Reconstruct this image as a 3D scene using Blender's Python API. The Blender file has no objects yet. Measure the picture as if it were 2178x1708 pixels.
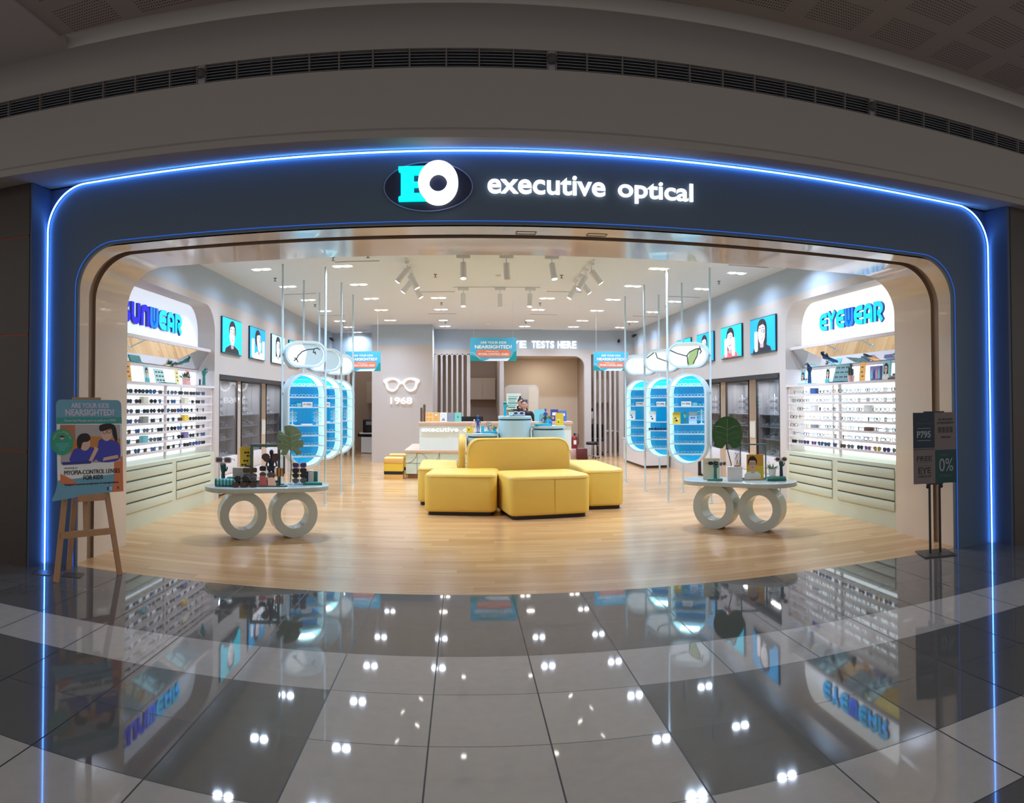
import bpy, math, random
from math import pi, sin, cos, radians as R
from mathutils import Matrix, Vector
SC = bpy.context.scene
COL = SC.collection
random.seed(7)

# ---------------------------------------------------------------- camera, world, exposure
F, CY = 1519.96, 828.15                       # pixels of the 2178x1708 panorama
cd = bpy.data.cameras.new('camera')
cam = bpy.data.objects.new('camera', cd); COL.objects.link(cam)
cd.type = 'PANO'; cd.panorama_type = 'CENTRAL_CYLINDRICAL'
cd.central_cylindrical_range_u_min = -1089 / F
cd.central_cylindrical_range_u_max = 1089 / F
cd.central_cylindrical_range_v_min = (CY - 1708) / F
cd.central_cylindrical_range_v_max = CY / F
cd.central_cylindrical_radius = 1.0
cd.clip_start = 0.05; cd.clip_end = 100
yaw, pitch, roll = 0.06843, 0.01942, -0.00229
fw = Vector((sin(yaw)*cos(pitch), cos(yaw)*cos(pitch), sin(pitch)))
rt = Vector((cos(yaw), -sin(yaw), 0)); up = rt.cross(fw)
r2 = rt*cos(roll) + up*sin(roll); u2 = up*cos(roll) - rt*sin(roll)
M = Matrix((r2, u2, -fw)).transposed().to_4x4(); M.translation = (0, 0, 1.6)
cam.matrix_world = M
SC.camera = cam

w = bpy.data.worlds.new('world'); SC.world = w; w.use_nodes = True
w.node_tree.nodes['Background'].inputs[0].default_value = (1.0, 0.95, 0.91, 1)
w.node_tree.nodes['Background'].inputs[1].default_value = 0.55
SC.view_settings.view_transform = 'Standard'; SC.view_settings.look = 'None'
SC.view_settings.exposure = 0.16; SC.view_settings.gamma = 1.0
SC.view_settings.use_curve_mapping = False
cy = SC.cycles
cy.use_denoising = True
cy.max_bounces = 6; cy.diffuse_bounces = 4; cy.glossy_bounces = 4; cy.adaptive_threshold = 0.035
cy.transmission_bounces = 4; cy.transparent_max_bounces = 12
cy.caustics_reflective = False; cy.caustics_refractive = False
cy.sample_clamp_indirect = 4.0

def disc(name, loc, size, power, col, parent, spread):
    o = area(name, loc, size, size, power, col, (0, 0, 0), parent, spread); o.data.shape = 'DISK'; return o
def area(name, loc, sx, sy, power, col=(1, 1, 1), rot=(0, 0, 0), parent=None, spread=None):
    l = bpy.data.lights.new(name, 'AREA'); l.shape = 'RECTANGLE'; l.size = sx; l.size_y = sy
    l.energy = power; l.color = col
    if spread: l.spread = spread
    o = bpy.data.objects.new(name, l); COL.objects.link(o); o.location = loc; o.rotation_euler = rot
    if parent: o.parent = parent
    return o

# ---------------------------------------------------------------- materials
def S(r, g, b):
    f = lambda c: (c/255/12.92) if c/255 <= .04045 else ((c/255+.055)/1.055)**2.4
    return (f(r), f(g), f(b), 1)
_M = {}
def mat(name, rgb=(200, 200, 200), rough=.5, metal=0, emit=0, ecol=None, spec=.5, coat=0, noise=0, nscale=8):
    if name in _M: return _M[name]
    m = bpy.data.materials.new(name); m.use_nodes = True; _M[name] = m
    b = m.node_tree.nodes['Principled BSDF']
    c = S(*rgb)
    b.inputs['Base Color'].default_value = c
    b.inputs['Roughness'].default_value = rough; b.inputs['Metallic'].default_value = metal
    b.inputs['Specular IOR Level'].default_value = spec
    b.inputs['Coat Weight'].default_value = coat
    if emit:
        b.inputs['Emission Color'].default_value = S(*(ecol or rgb)); b.inputs['Emission Strength'].default_value = emit
    if noise:
        nt = m.node_tree; n = nt.nodes.new('ShaderNodeTexNoise'); n.inputs['Scale'].default_value = nscale
        tc = nt.nodes.new('ShaderNodeTexCoord'); nt.links.new(tc.outputs['Object'], n.inputs['Vector'])
        mx = nt.nodes.new('ShaderNodeMix'); mx.data_type = 'RGBA'
        nt.links.new(n.outputs['Fac'], mx.inputs[0])
        mx.inputs[6].default_value = tuple(v*(1-noise) for v in c[:3])+(1,)
        mx.inputs[7].default_value = tuple(min(1, v*(1+noise)) for v in c[:3])+(1,)
        nt.links.new(mx.outputs[2], b.inputs['Base Color'])
    return m
def glassy(name, tint=(255, 255, 255), gloss=.07, rough=.02, body=0, bcol=(200, 200, 200), fres=0):
    if name in _M: return _M[name]
    m = bpy.data.materials.new(name); m.use_nodes = True; _M[name] = m
    nt = m.node_tree; nt.nodes.clear()
    o = nt.nodes.new('ShaderNodeOutputMaterial'); t = nt.nodes.new('ShaderNodeBsdfTransparent')
    t.inputs[0].default_value = S(*tint)
    last = t.outputs[0]
    if body:
        d = nt.nodes.new('ShaderNodeBsdfDiffuse'); d.inputs[0].default_value = S(*bcol)
        tr = nt.nodes.new('ShaderNodeBsdfTranslucent'); tr.inputs[0].default_value = S(*bcol)
        h = nt.nodes.new('ShaderNodeMixShader'); h.inputs[0].default_value = .5
        nt.links.new(d.outputs[0], h.inputs[1]); nt.links.new(tr.outputs[0], h.inputs[2])
        x = nt.nodes.new('ShaderNodeMixShader'); x.inputs[0].default_value = body
        nt.links.new(last, x.inputs[1]); nt.links.new(h.outputs[0], x.inputs[2]); last = x.outputs[0]
    g = nt.nodes.new('ShaderNodeBsdfGlossy'); g.inputs['Roughness'].default_value = rough
    x = nt.nodes.new('ShaderNodeMixShader'); x.inputs[0].default_value = gloss
    if fres:
        fr = nt.nodes.new('ShaderNodeFresnel'); fr.inputs[0].default_value = fres; ge = nt.nodes.new('ShaderNodeNewGeometry'); k = nt.nodes.new('ShaderNodeMath'); k.operation = 'SUBTRACT'; k.inputs[0].default_value = 1; nt.links.new(ge.outputs['Backfacing'], k.inputs[1])
        k2 = nt.nodes.new('ShaderNodeMath'); k2.operation = 'MULTIPLY'; nt.links.new(fr.outputs[0], k2.inputs[0]); nt.links.new(k.outputs[0], k2.inputs[1]); nt.links.new(k2.outputs[0], x.inputs[0])
    nt.links.new(last, x.inputs[1]); nt.links.new(g.outputs[0], x.inputs[2]); nt.links.new(x.outputs[0], o.inputs[0])
    return m
class NT:
    """little node wiring helper"""
    def __init__(s, m): s.nt = m.node_tree; s.b = s.nt.nodes['Principled BSDF']
    def math(s, op, a, b=0, c=None):
        n = s.nt.nodes.new('ShaderNodeMath'); n.operation = op
        for i, v in enumerate([a, b] + ([c] if c is not None else [])):
            if isinstance(v, (int, float)): n.inputs[i].default_value = v
            else: s.nt.links.new(v, n.inputs[i])
        return n.outputs[0]
    def xyz(s):
        g = s.nt.nodes.new('ShaderNodeNewGeometry'); x = s.nt.nodes.new('ShaderNodeSeparateXYZ')
        s.nt.links.new(g.outputs['Position'], x.inputs[0]); return x.outputs
    def comb(s, *v):
        n = s.nt.nodes.new('ShaderNodeCombineXYZ')
        for i, q in enumerate(v):
            if isinstance(q, (int, float)): n.inputs[i].default_value = q
            else: s.nt.links.new(q, n.inputs[i])
        return n.outputs[0]
    def mix(s, f, a, b):
        n = s.nt.nodes.new('ShaderNodeMix'); n.data_type = 'RGBA'
        for i, v in ((0, f), (6, a), (7, b)):
            if isinstance(v, (int, float)): n.inputs[i].default_value = v
            elif isinstance(v, tuple): n.inputs[i].default_value = v
            else: s.nt.links.new(v, n.inputs[i])
        return n.outputs[2]
    def noise(s, vec, scale, detail=2):
        n = s.nt.nodes.new('ShaderNodeTexNoise'); n.inputs['Scale'].default_value = scale; n.inputs['Detail'].default_value = detail
        s.nt.links.new(vec, n.inputs['Vector']); return n.outputs['Fac']
    def white(s, vec):
        n = s.nt.nodes.new('ShaderNodeTexWhiteNoise'); s.nt.links.new(vec, n.inputs['Vector']); return n.outputs['Value']
    def out(s, sock, name='Base Color'): s.nt.links.new(sock, s.b.inputs[name])

def wall_paint(name, z, low, high):
    m = mat(name, low, .75); n = NT(m); x = n.xyz()
    n.out(n.mix(n.math('GREATER_THAN', x[2], z), S(*low), S(*high))); return m
def tile_mat():
    m = mat('polished_tile', (120, 115, 110), .035, spec=.6); n = NT(m); x = n.xyz()
    u = n.math('DIVIDE', n.math('ADD', x[0], .164), .575); v = n.math('DIVIDE', n.math('SUBTRACT', x[1], 3.952), .593)
    fu, fv = n.math('FLOOR', u), n.math('FLOOR', v)
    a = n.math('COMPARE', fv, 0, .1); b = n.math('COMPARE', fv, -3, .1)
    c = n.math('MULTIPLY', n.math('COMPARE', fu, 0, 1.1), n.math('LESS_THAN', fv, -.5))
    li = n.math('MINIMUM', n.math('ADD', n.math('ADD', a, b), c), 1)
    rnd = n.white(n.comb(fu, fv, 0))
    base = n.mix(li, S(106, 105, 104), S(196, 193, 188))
    mott = n.noise(n.comb(x[0], x[1], 0), 14, 4)
    base = n.mix(n.math('MULTIPLY', n.math('ADD', rnd, mott), .14), base, S(40, 39, 38))
    gu = n.math('LESS_THAN', n.math('PINGPONG', n.math('ADD', u, 40), .5), .007)
    gv = n.math('LESS_THAN', n.math('PINGPONG', n.math('ADD', v, 40), .5), .004)
    g = n.math('MAXIMUM', gu, gv)
    n.out(n.mix(g, base, S(30, 28, 27)))
    n.out(n.math('ADD', n.math('MULTIPLY', g, .5), .035), 'Roughness')
    return m
def wood_floor_mat():
    m = mat('oak_vinyl_planks', (200, 150, 95), .22, spec=.5); n = NT(m); x = n.xyz()
    row = n.math('FLOOR', n.math('DIVIDE', x[1], .13))
    seg = n.math('FLOOR', n.math('DIVIDE', n.math('ADD', x[0], n.math('MULTIPLY', row, .53)), 1.25))
    r = n.white(n.comb(row, seg, 0))
    st = n.noise(n.comb(n.math('MULTIPLY', x[0], .9), n.math('MULTIPLY', x[1], 26), r), 1.6, 4)
    base = n.mix(r, S(226, 182, 128), S(203, 154, 102))
    d = n.math('MULTIPLY', n.math('SMOOTH_MAX', n.math('SUBTRACT', st, .45), 0, .1), 1.9)
    base = n.mix(d, base, S(146, 94, 54))
    gap = n.math('LESS_THAN', n.math('PINGPONG', n.math('DIVIDE', x[1], .13), .5), .012)
    n.out(n.mix(n.math('MULTIPLY', gap, .55), base, S(96, 58, 30)))
    n.out(n.math('ADD', n.math('MULTIPLY', st, .12), .14), 'Roughness')
    return m
def perforated_mat():
    m = mat('perforated_gypsum', (150, 142, 136), .8); n = NT(m); x = n.xyz()
    def cell(c, p): return n.math('FRACT', n.math('ADD', n.math('DIVIDE', c, p), 50))
    inx = n.math('COMPARE', cell(x[0], .62), .5, .36); iny = n.math('COMPARE', cell(x[1], .5), .5, .36)
    du = n.math('SUBTRACT', cell(x[0], .022), .5); dv = n.math('SUBTRACT', cell(x[1], .036), .5)
    rr = n.math('ADD', n.math('MULTIPLY', du, du), n.math('MULTIPLY', dv, dv))
    dot = n.math('MULTIPLY', n.math('MULTIPLY', n.math('LESS_THAN', rr, .055), inx), iny)
    n.out(n.mix(dot, S(150, 140, 133), S(48, 44, 42))); return m
def wood_mat(name, a, b, ax=2, scale=3):
    m = mat(name, a, .45); n = NT(m)
    tc = n.nt.nodes.new('ShaderNodeTexCoord'); sx = n.nt.nodes.new('ShaderNodeSeparateXYZ')
    n.nt.links.new(tc.outputs['Object'], sx.inputs[0])
    v = [n.math('MULTIPLY', sx.outputs[i], 1.0 if i == ax else 14) for i in range(3)]
    n.out(n.mix(n.noise(n.comb(*v), scale, 3), S(*a), S(*b))); return m
WHITE = mat('white_satin', (236, 236, 234), .4)
MINT = mat('pale_mint_metal', (196, 214, 218), .35)
BLACK = mat('black_plastic', (22, 22, 24), .4)
CHROME = mat('chrome', (220, 220, 222), .12, 1)
GLASS = glassy('clear_glass', (244, 248, 248), .06)
SMOKE = glassy('grey_cabinet_glass', (232, 234, 236), .10, fres=1.7)
LEDW = mat('led_white', (255, 255, 255), .5, emit=.8)
LAMP = mat('lamp_white', (255, 250, 240), .5, emit=9)
TEAL = mat('teal_paint', (44, 128, 116), .4)
DTEAL = mat('dark_teal_paint', (28, 84, 86), .45)
NAVY = mat('navy_paint', (22, 58, 92), .45)
YEL = mat('yellow_card', (232, 196, 46), .5)
CREAM = mat('cream_card', (232, 226, 200), .55)
ORANGE = mat('orange_card', (232, 168, 84), .55)
SKIN = mat('skin', (214, 168, 146), .6)
HAIR = mat('dark_hair', (38, 30, 32), .6)
LEAF = mat('leaf_green', (46, 96, 44), .35, noise=.25, nscale=20)
PALE_LEAF = mat('pale_leaf_green', (128, 150, 116), .5, noise=.2, nscale=20)
SOIL = mat('succulent_green', (86, 120, 70), .7, noise=.3, nscale=40)

# ---------------------------------------------------------------- mesh helpers
def rrect(x0, z0, x1, z1, r, seg=6, corners=(1, 1, 1, 1)):
    """rounded rectangle, corners in order: lower right, upper right, upper left, lower left (counter clockwise)"""
    P = []
    for (cx, cz, a0), on in zip(((x1-r, z0+r, -90), (x1-r, z1-r, 0), (x0+r, z1-r, 90), (x0+r, z0+r, 180)), corners):
        if on:
            for i in range(seg+1):
                a = R(a0 + 90*i/seg); P.append((cx+r*cos(a), cz+r*sin(a)))
        else:
            P.append((x1 if a0 in (-90, 0) else x0, z0 if a0 in (-90, 180) else z1))
    return P
def circ(cx, cz, rx, rz=None, n=24, a0=0, a1=360):
    rz = rx if rz is None else rz
    k = n if a1-a0 >= 360 else n+1
    return [(cx+rx*cos(R(a0+(a1-a0)*i/n)), cz+rz*sin(R(a0+(a1-a0)*i/n))) for i in range(k)]
def offset(P, d):
    """inset (d > 0 goes inward for counter clockwise outlines)"""
    n = len(P); out = []
    for i in range(n):
        a, b, c = Vector(P[i-1]), Vector(P[i]), Vector(P[(i+1) % n])
        e1, e2 = (b-a), (c-b)
        if e1.length < 1e-9: e1 = e2
        if e2.length < 1e-9: e2 = e1
        n1 = Vector((-e1.y, e1.x)).normalized(); n2 = Vector((-e2.y, e2.x)).normalized()
        m = n1+n2; m = m/max(.3, m.dot(n1)) if m.length > 1e-6 else n1
        out.append((b.x+m.x*d, b.y+m.y*d))
    return out
_GLY = {}
def glyphs(s, bold):
    k = (s, bold)
    if k not in _GLY:
        c = bpy.data.curves.new('t', 'FONT'); c.body = s; c.resolution_u = 6; c.offset = 0 if 'M' in s else bold; c.extrude = .5; c.fill_mode = 'BOTH'
        o = bpy.data.objects.new('t', c)
        me = bpy.data.meshes.new_from_object(o)
        _GLY[k] = ([v.co[:] for v in me.vertices], [tuple(p.vertices) for p in me.polygons])
        bpy.data.meshes.remove(me); bpy.data.objects.remove(o); bpy.data.curves.remove(c)
    return _GLY[k]
class MB:
    def __init__(s, T=None): s.v = []; s.f = []; s.m = []; s.mats = []; s.T = T or Matrix(); s.cur = 0
    def use(s, m):
        if m not in s.mats: s.mats.append(m)
        s.cur = s.mats.index(m); return s
    def add(s, vs, fs):
        b = len(s.v); T = s.T
        s.v += [tuple(T @ Vector(p)) for p in vs]; s.f += [tuple(b+i for i in f) for f in fs]; s.m += [s.cur]*len(fs); return s
    def box(s, x0, y0, z0, x1, y1, z1):
        v = [(x, y, z) for x in (x0, x1) for y in (y0, y1) for z in (z0, z1)]
        return s.add(v, [(0, 1, 3, 2), (4, 6, 7, 5), (0, 4, 5, 1), (2, 3, 7, 6), (0, 2, 6, 4), (1, 5, 7, 3)])
    def loops(s, L, cap0=True, cap1=True, closed=True):
        n = len(L[0]); v = [p for l in L for p in l]; f = []
        for k in range(len(L)-1):
            for i in range(n if closed else n-1):
                j = (i+1) % n; f.append((k*n+i, k*n+j, (k+1)*n+j, (k+1)*n+i))
        if cap0: f.append(tuple(range(n-1, -1, -1)))
        if cap1: f.append(tuple((len(L)-1)*n+i for i in range(n)))
        return s.add(v, f)
    def slab(s, P, z0, z1, bev=0, seg=3):
        """outline in x, y (counter clockwise) raised from z0 to z1 with rounded rims"""
        if not bev: return s.loops([[(x, y, z0) for x, y in P], [(x, y, z1) for x, y in P]])
        L = []
        for i in range(seg+1):
            a = pi/2*i/seg; L.append((bev*(1-sin(a)), z0+bev*(1-cos(a))))
        L += [(d, z0+z1-z) for d, z in reversed(L)]
        return s.loops([[(x, y, z) for x, y in offset(P, d)] for d, z in L])
    def plate(s, P, y0, y1, bev=0):
        """outline in x, z, from back y1 to front y0 (front faces -y)"""
        T = s.T; s.T = T @ Matrix(((1, 0, 0, 0), (0, 0, -1, 0), (0, 1, 0, 0), (0, 0, 0, 1)))
        s.slab(P, -y1, -y0, bev, 2); s.T = T; return s
    def ring(s, P, Q, y0, y1):
        """band between outline P (outer) and Q (inner), same count, in x, z"""
        n = len(P)
        v = [(x, y0, z) for x, z in P]+[(x, y0, z) for x, z in Q]+[(x, y1, z) for x, z in P]+[(x, y1, z) for x, z in Q]
        f = []
        for i in range(n):
            j = (i+1) % n
            f += [(i, j, n+j, n+i), (2*n+i, 3*n+i, 3*n+j, 2*n+j), (i, 2*n+i, 2*n+j, j), (n+i, n+j, 3*n+j, 3*n+i)]
        return s.add(v, f)
    def ribbon(s, P, w, y0, y1, closed=False):
        """flat stroke of width w along P in x, z"""
        n = len(P); A = []; B = []
        for i in range(n):
            p = Vector(P[i])
            a = Vector(P[i-1]) if (closed or i > 0) else p
            c = Vector(P[(i+1) % n]) if (closed or i < n-1) else p
            e1, e2 = p-a, c-p
            if e1.length < 1e-9: e1 = e2
            if e2.length < 1e-9: e2 = e1
            n1 = Vector((-e1.y, e1.x)).normalized(); n2 = Vector((-e2.y, e2.x)).normalized()
            m = n1+n2; m = m/max(.5, m.dot(n1)) if m.length > 1e-6 else n1
            A.append(p+m*w/2); B.append(p-m*w/2)
        L = [[(a.x, y0, a.y), (a.x, y1, a.y), (b.x, y1, b.y), (b.x, y0, b.y)] for a, b in zip(A, B)]
        if closed: L.append(L[0])
        return s.loops(L, not closed, not closed)
    def tube(s, P, r, n=8, closed=False, r1=None):
        P = [Vector(p) for p in P]; L = []; k = len(P); prev = None
        for i in range(k):
            a = P[i-1] if (closed or i > 0) else P[i]; c = P[(i+1) % k] if (closed or i < k-1) else P[i]
            d = (c-a).normalized()
            if prev is None:
                q = Vector((0, 0, 1)) if abs(d.z) < .9 else Vector((1, 0, 0)); u = d.cross(q).normalized()
            else: u = (prev-d*prev.dot(d)).normalized()
            prev = u; w_ = d.cross(u); rr = r if r1 is None else r+(r1-r)*i/(k-1)
            L.append([tuple(P[i]+u*rr*cos(2*pi*j/n)+w_*rr*sin(2*pi*j/n)) for j in range(n)])
        if closed: L.append(L[0])
        return s.loops(L, not closed, not closed)
    def lathe(s, prof, n=24, c=(0, 0)):
        return s.loops([[(c[0]+r*cos(2*pi*i/n), c[1]+r*sin(2*pi*i/n), z) for i in range(n)] for r, z in prof])
    def ball(s, c, rx, ry=None, rz=None, n=12, k=7):
        ry = rx if ry is None else ry; rz = rx if rz is None else rz
        L = []
        for i in range(k+1):
            a = -pi/2+pi*i/k; q = max(cos(a), .03)
            L.append([(c[0]+rx*q*cos(2*pi*j/n), c[1]+ry*q*sin(2*pi*j/n), c[2]+rz*sin(a)) for j in range(n)])
        return s.loops(L)
    def text(s, t, x0, z0, x1, z1, y, d=.002, bold=.02):
        v, f = glyphs(t, bold)
        if not v: return s
        a0, a1 = min(p[0] for p in v), max(p[0] for p in v); b0, b1 = min(p[1] for p in v), max(p[1] for p in v)
        if x1 is None: x1 = x0+(a1-a0)*(z1-z0)/(b1-b0)
        sx, sz = (x1-x0)/(a1-a0), (z1-z0)/(b1-b0)
        for k in ((-.8, .8) if bold and 'M' in t else (0,)):
            s.add([(x0+(p[0]-a0+k*bold)*sx, y-d*(p[2]+.5)+k*.0001, z0+(p[1]-b0)*sz) for p in v], f)
        return s
    def build(s, name, m=None, parent=None, loc=None, rz=None, smooth=True, ang=35):
        me = bpy.data.meshes.new(name); me.from_pydata(s.v, [], s.f)
        mats = s.mats or [m or WHITE]
        if m is not None and not s.mats: mats = [m]
        for q in mats: me.materials.append(q)
        if len(mats) > 1: me.polygons.foreach_set('material_index', s.m)
        me.validate(); me.update()
        if smooth:
            me.shade_smooth(); me.set_sharp_from_angle(angle=R(ang))
        o = bpy.data.objects.new(name, me); COL.objects.link(o)
        if parent: o.parent = parent
        if loc is not None: o.location = loc
        if rz is not None: o.rotation_euler = (0, 0, rz)
        return o
def tag(o, label, cat, group=None, kind=None):
    o['label'] = label; o['category'] = cat
    if group: o['group'] = group
    if kind: o['kind'] = kind
    return o
def thing(name, label, cat, loc=(0, 0, 0), rz=0, group=None):
    o = bpy.data.objects.new(name, None); COL.objects.link(o); o.empty_display_size = .1
    o.location = loc; o.rotation_euler = (0, 0, rz); return tag(o, label, cat, group)
def struct(o, label=None):
    o['kind'] = 'structure'
    if label: o['label'] = label
    return o
def dup(root, loc, rz, label, group=None):
    r = root.copy(); COL.objects.link(r); r.location = loc; r.rotation_euler = (0, 0, rz); r['label'] = label
    if group: r['group'] = group
    for ch in list(root.children):
        c = ch.copy(); COL.objects.link(c); c.parent = r
        for g in list(ch.children):
            d = g.copy(); COL.objects.link(d); d.parent = c
    return r
ORD = ['leftmost', 'second', 'third', 'fourth', 'fifth', 'sixth', 'seventh', 'eighth', 'ninth', 'tenth', 'eleventh', 'twelfth', 'thirteenth', 'fourteenth', 'fifteenth', 'sixteenth', 'seventeenth', 'eighteenth']
NTH = ['top', 'second', 'third', 'fourth', 'fifth', 'sixth', 'bottom']
def Tm(x=0, y=0, z=0, rz=0, rx=0, ry=0, s=1):
    return Matrix.Translation((x, y, z)) @ Matrix.Rotation(rz, 4, 'Z') @ Matrix.Rotation(ry, 4, 'Y') @ Matrix.Rotation(rx, 4, 'X') @ Matrix.Scale(s, 4)
def word(s, x0, z0, x1, z1, t, y=-.012, d=.016, bold=.018, m=None):
    v, f = glyphs(s, bold); a0, a1 = min(p[0] for p in v), max(p[0] for p in v); b0, b1 = min(p[1] for p in v), max(p[1] for p in v)
    # one mesh per letter: split by connected islands, grouped by horizontal overlap
    par = list(range(len(v)))
    def fd(i):
        while par[i] != i: par[i] = par[par[i]]; i = par[i]
        return i
    for fc in f:
        for q in fc[1:]: par[fd(q)] = fd(fc[0])
    isl = {}
    for fc in f: isl.setdefault(fd(fc[0]), []).append(fc)
    G = []
    for k, fs in isl.items():
        xs = [v[i][0] for fc in fs for i in fc]; G.append([min(xs), max(xs), fs])
    G.sort(key=lambda g: g[0]); H = []
    for g in G:
        if H and g[0] < H[-1][1]-.02 and (min(g[1], H[-1][1])-g[0]) > .5*min(g[1]-g[0], H[-1][1]-H[-1][0]): H[-1][2] += g[2]; H[-1][1] = max(H[-1][1], g[1])
        else: H.append([g[0], g[1], list(g[2])])
    for g in H:
        b = MB(); ids = sorted({i for fc in g[2] for i in fc}); mp = {i: k for k, i in enumerate(ids)}
        b.add([(x0+(v[i][0]-a0)/(a1-a0)*(x1-x0), y-d*(v[i][2]+.5), z0+(v[i][1]-b0)/(b1-b0)*(z1-z0)) for i in ids], [tuple(mp[i] for i in fc) for fc in g[2]])
        b.build('letter', m or LEDW, t, smooth=False)
def smooth(P, k=4):
    n = len(P); out = []
    for i in range(n):
        a, b_, c, d = (Vector(P[(i+j) % n]) for j in (-1, 0, 1, 2))
        for q in range(k):
            t_ = q/k; out.append(tuple(.5*((2*b_)+(c-a)*t_+(2*a-5*b_+4*c-d)*t_**2+(3*b_-a-3*c+d)*t_**3)))
    return out

# ================================================================ THE SETTING
BEIGE = (200, 189, 180)
WALLP = wall_paint('side_wall_paint', 3.29, BEIGE, (176, 190, 202))
BACKP = wall_paint('back_wall_paint', 3.18, BEIGE, (176, 190, 202))
CEIL = mat('ceiling_paint', (224, 231, 236), .8)
MALL = mat('mall_plaster', (166, 159, 154), .8)
CREAMG = mat('gloss_cream_laminate', (226, 208, 188), .16, coat=.3)
def quad(name, x0, y0, x1, y1, z, m, t=.1):
    return struct(MB().box(x0, y0, z-t, x1, y1, z).build(name, m, smooth=False))
quad('floor', -12, -7, 14, 6.0, 0, tile_mat())
quad('wood_floor', -4.6, 6.0, 6.2, 24.3, 0, wood_floor_mat())['label'] = 'orange oak plank floor inside the shop'
struct(MB().box(-4.6, 7.1, 3.75, 6.2, 24.3, 3.85).build('ceiling', CEIL, smooth=False))
# side walls: outline pieces in (y, z), thickness outward
def side_wall(name, sgn, X, y_bay0, y_bay1, y_cab0, y_cab1, y_end):
    T = Matrix(((0, sgn, 0, X), (1, 0, 0, 0), (0, 0, 1, 0), (0, 0, 0, 1)))   # (y along wall, depth outward, z)
    b = MB(T); d0, d1 = 0, .46
    def pc(P): b.plate(P, d0, d1)
    pc([(7.0, 0), (y_bay0, 0), (y_bay0, 3.75), (7.0, 3.75)])
    r = .42
    top = [(y_bay0, 3.75), (y_bay0, 3.17-r)] + [(y_bay0+r-r*cos(R(a)), 3.17-r+r*sin(R(a))) for a in range(15, 91, 15)] \
        + [(y_bay1-r+r*sin(R(a)), 3.17-r+r*cos(R(a))) for a in range(0, 91, 15)] + [(y_bay1, 3.75)]
    pc(top)
    pc([(y_bay1, 0), (y_cab0, 0), (y_cab0, 3.75), (y_bay1, 3.75)])
    pc([(y_cab0, 2.08), (y_cab1, 2.08), (y_cab1, 3.75), (y_cab0, 3.75)])
    pc([(y_cab1, 0), (y_end, 0), (y_end, 3.75), (y_cab1, 3.75)])
    struct(b.build(name, WALLP, smooth=False))
side_wall('wall_left', -1, -4.0, 7.25, 11.03, 11.26, 15.75, 23.2)
side_wall('wall_right', 1, 5.05, 7.15, 10.41, 10.64, 14.85, 23.2)
# back of the recesses
b = MB(); b.box(-4.50, 7.0, 0, -4.46, 23.2, 3.75); b.box(5.51, 7.0, 0, 5.55, 23.2, 3.75)
struct(b.build('trim_1', mat('recess_back', (205, 205, 208), .6), smooth=False))
# back wall: column with the year, slotted screen, openings and piers
b = MB(); b.use(BACKP)
b.box(-2.49, 19.4, 0, -.83, 20.9, 3.75)
struct(b.build('pillar_1', BACKP, smooth=False), 'wide beige wall pier carrying the lit glasses outline')
b = MB(); Y0, Y1 = 20.8, 20.95
def pl(P): b.plate(P, Y0, Y1)
sl = [-.75+.152*i for i in range(6)]; ZT, ZB = 3.02, .3
xs = -.83
for x in sl:                                   # strips between the slots
    pl([(xs, ZB), (x, ZB), (x, ZT), (xs, ZT)]); xs = x+.1
pl([(xs, ZB), (.21, ZB), (.21, ZT), (xs, ZT)])
pl([(-.83, 0), (.21, 0), (.21, ZB), (-.83, ZB)])
for x in sl:                                   # arched slot heads
    pl([(x, ZT-.05)]+[(x+.05-.05*cos(R(a)), ZT-.05+.05*sin(R(a))) for a in range(20, 161, 20)]+[(x+.1, ZT-.05), (x+.1, ZT+.02), (x, ZT+.02)])
pl([(-.83, ZT+.02), (.21, ZT+.02), (.21, 3.75), (-.83, 3.75)]+[])
pl([(.21, 2.96), (1.19, 2.96), (1.19, 3.75), (.21, 3.75)])
pl([(1.07, 0), (1.19, 0), (1.19, 2.96), (1.07, 2.96)])
pl([(1.19, 2.98), (3.27, 2.98)]+[(3.27+.3*sin(R(a)), 2.68+.3*cos(R(a))) for a in range(15, 91, 15)]+[(3.57, 3.75), (1.19, 3.75)])
pl([(3.57, 0), (3.77, 0), (3.77, 3.75), (3.57, 3.75)])
pl([(3.77, 3.04), (5.05, 3.04), (5.05, 3.75), (3.77, 3.75)])
pl([(4.61, 0), (4.76, 0), (4.76, 3.04), (4.61, 3.04)])
for x in (3.86, 4.01, 4.165, 4.32, 4.465): pl([(x, 0), (x+.06, 0), (x+.06, 3.04), (x, 3.04)])
# left part set further back
Y0, Y1 = 21.6, 21.75
pl([(-4.0, 3.1), (-2.49, 3.1), (-2.49, 3.75), (-4.0, 3.75)])
for x in (-4.0, -3.86, -3.7, -3.54, -3.38): pl([(x, 0), (x+.08, 0), (x+.08, 3.1), (x, 3.1)])
struct(b.build('wall_back', BACKP, smooth=False))
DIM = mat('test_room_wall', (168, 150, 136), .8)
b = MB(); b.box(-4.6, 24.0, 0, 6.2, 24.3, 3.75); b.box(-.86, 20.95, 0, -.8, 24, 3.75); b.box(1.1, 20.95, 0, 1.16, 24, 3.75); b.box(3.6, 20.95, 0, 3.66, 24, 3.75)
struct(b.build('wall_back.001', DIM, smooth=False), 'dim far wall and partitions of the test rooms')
b = MB(); b.box(1.16, 22.3, 0, 3.6, 22.4, 3.3)
b.box(1.16, 20.95, 3.0, 3.6, 22.4, 3.05)
struct(b.build('wall_back.002', mat('niche_wall', (214, 196, 174), .75), smooth=False), 'warm beige niche wall behind the counter')

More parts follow.
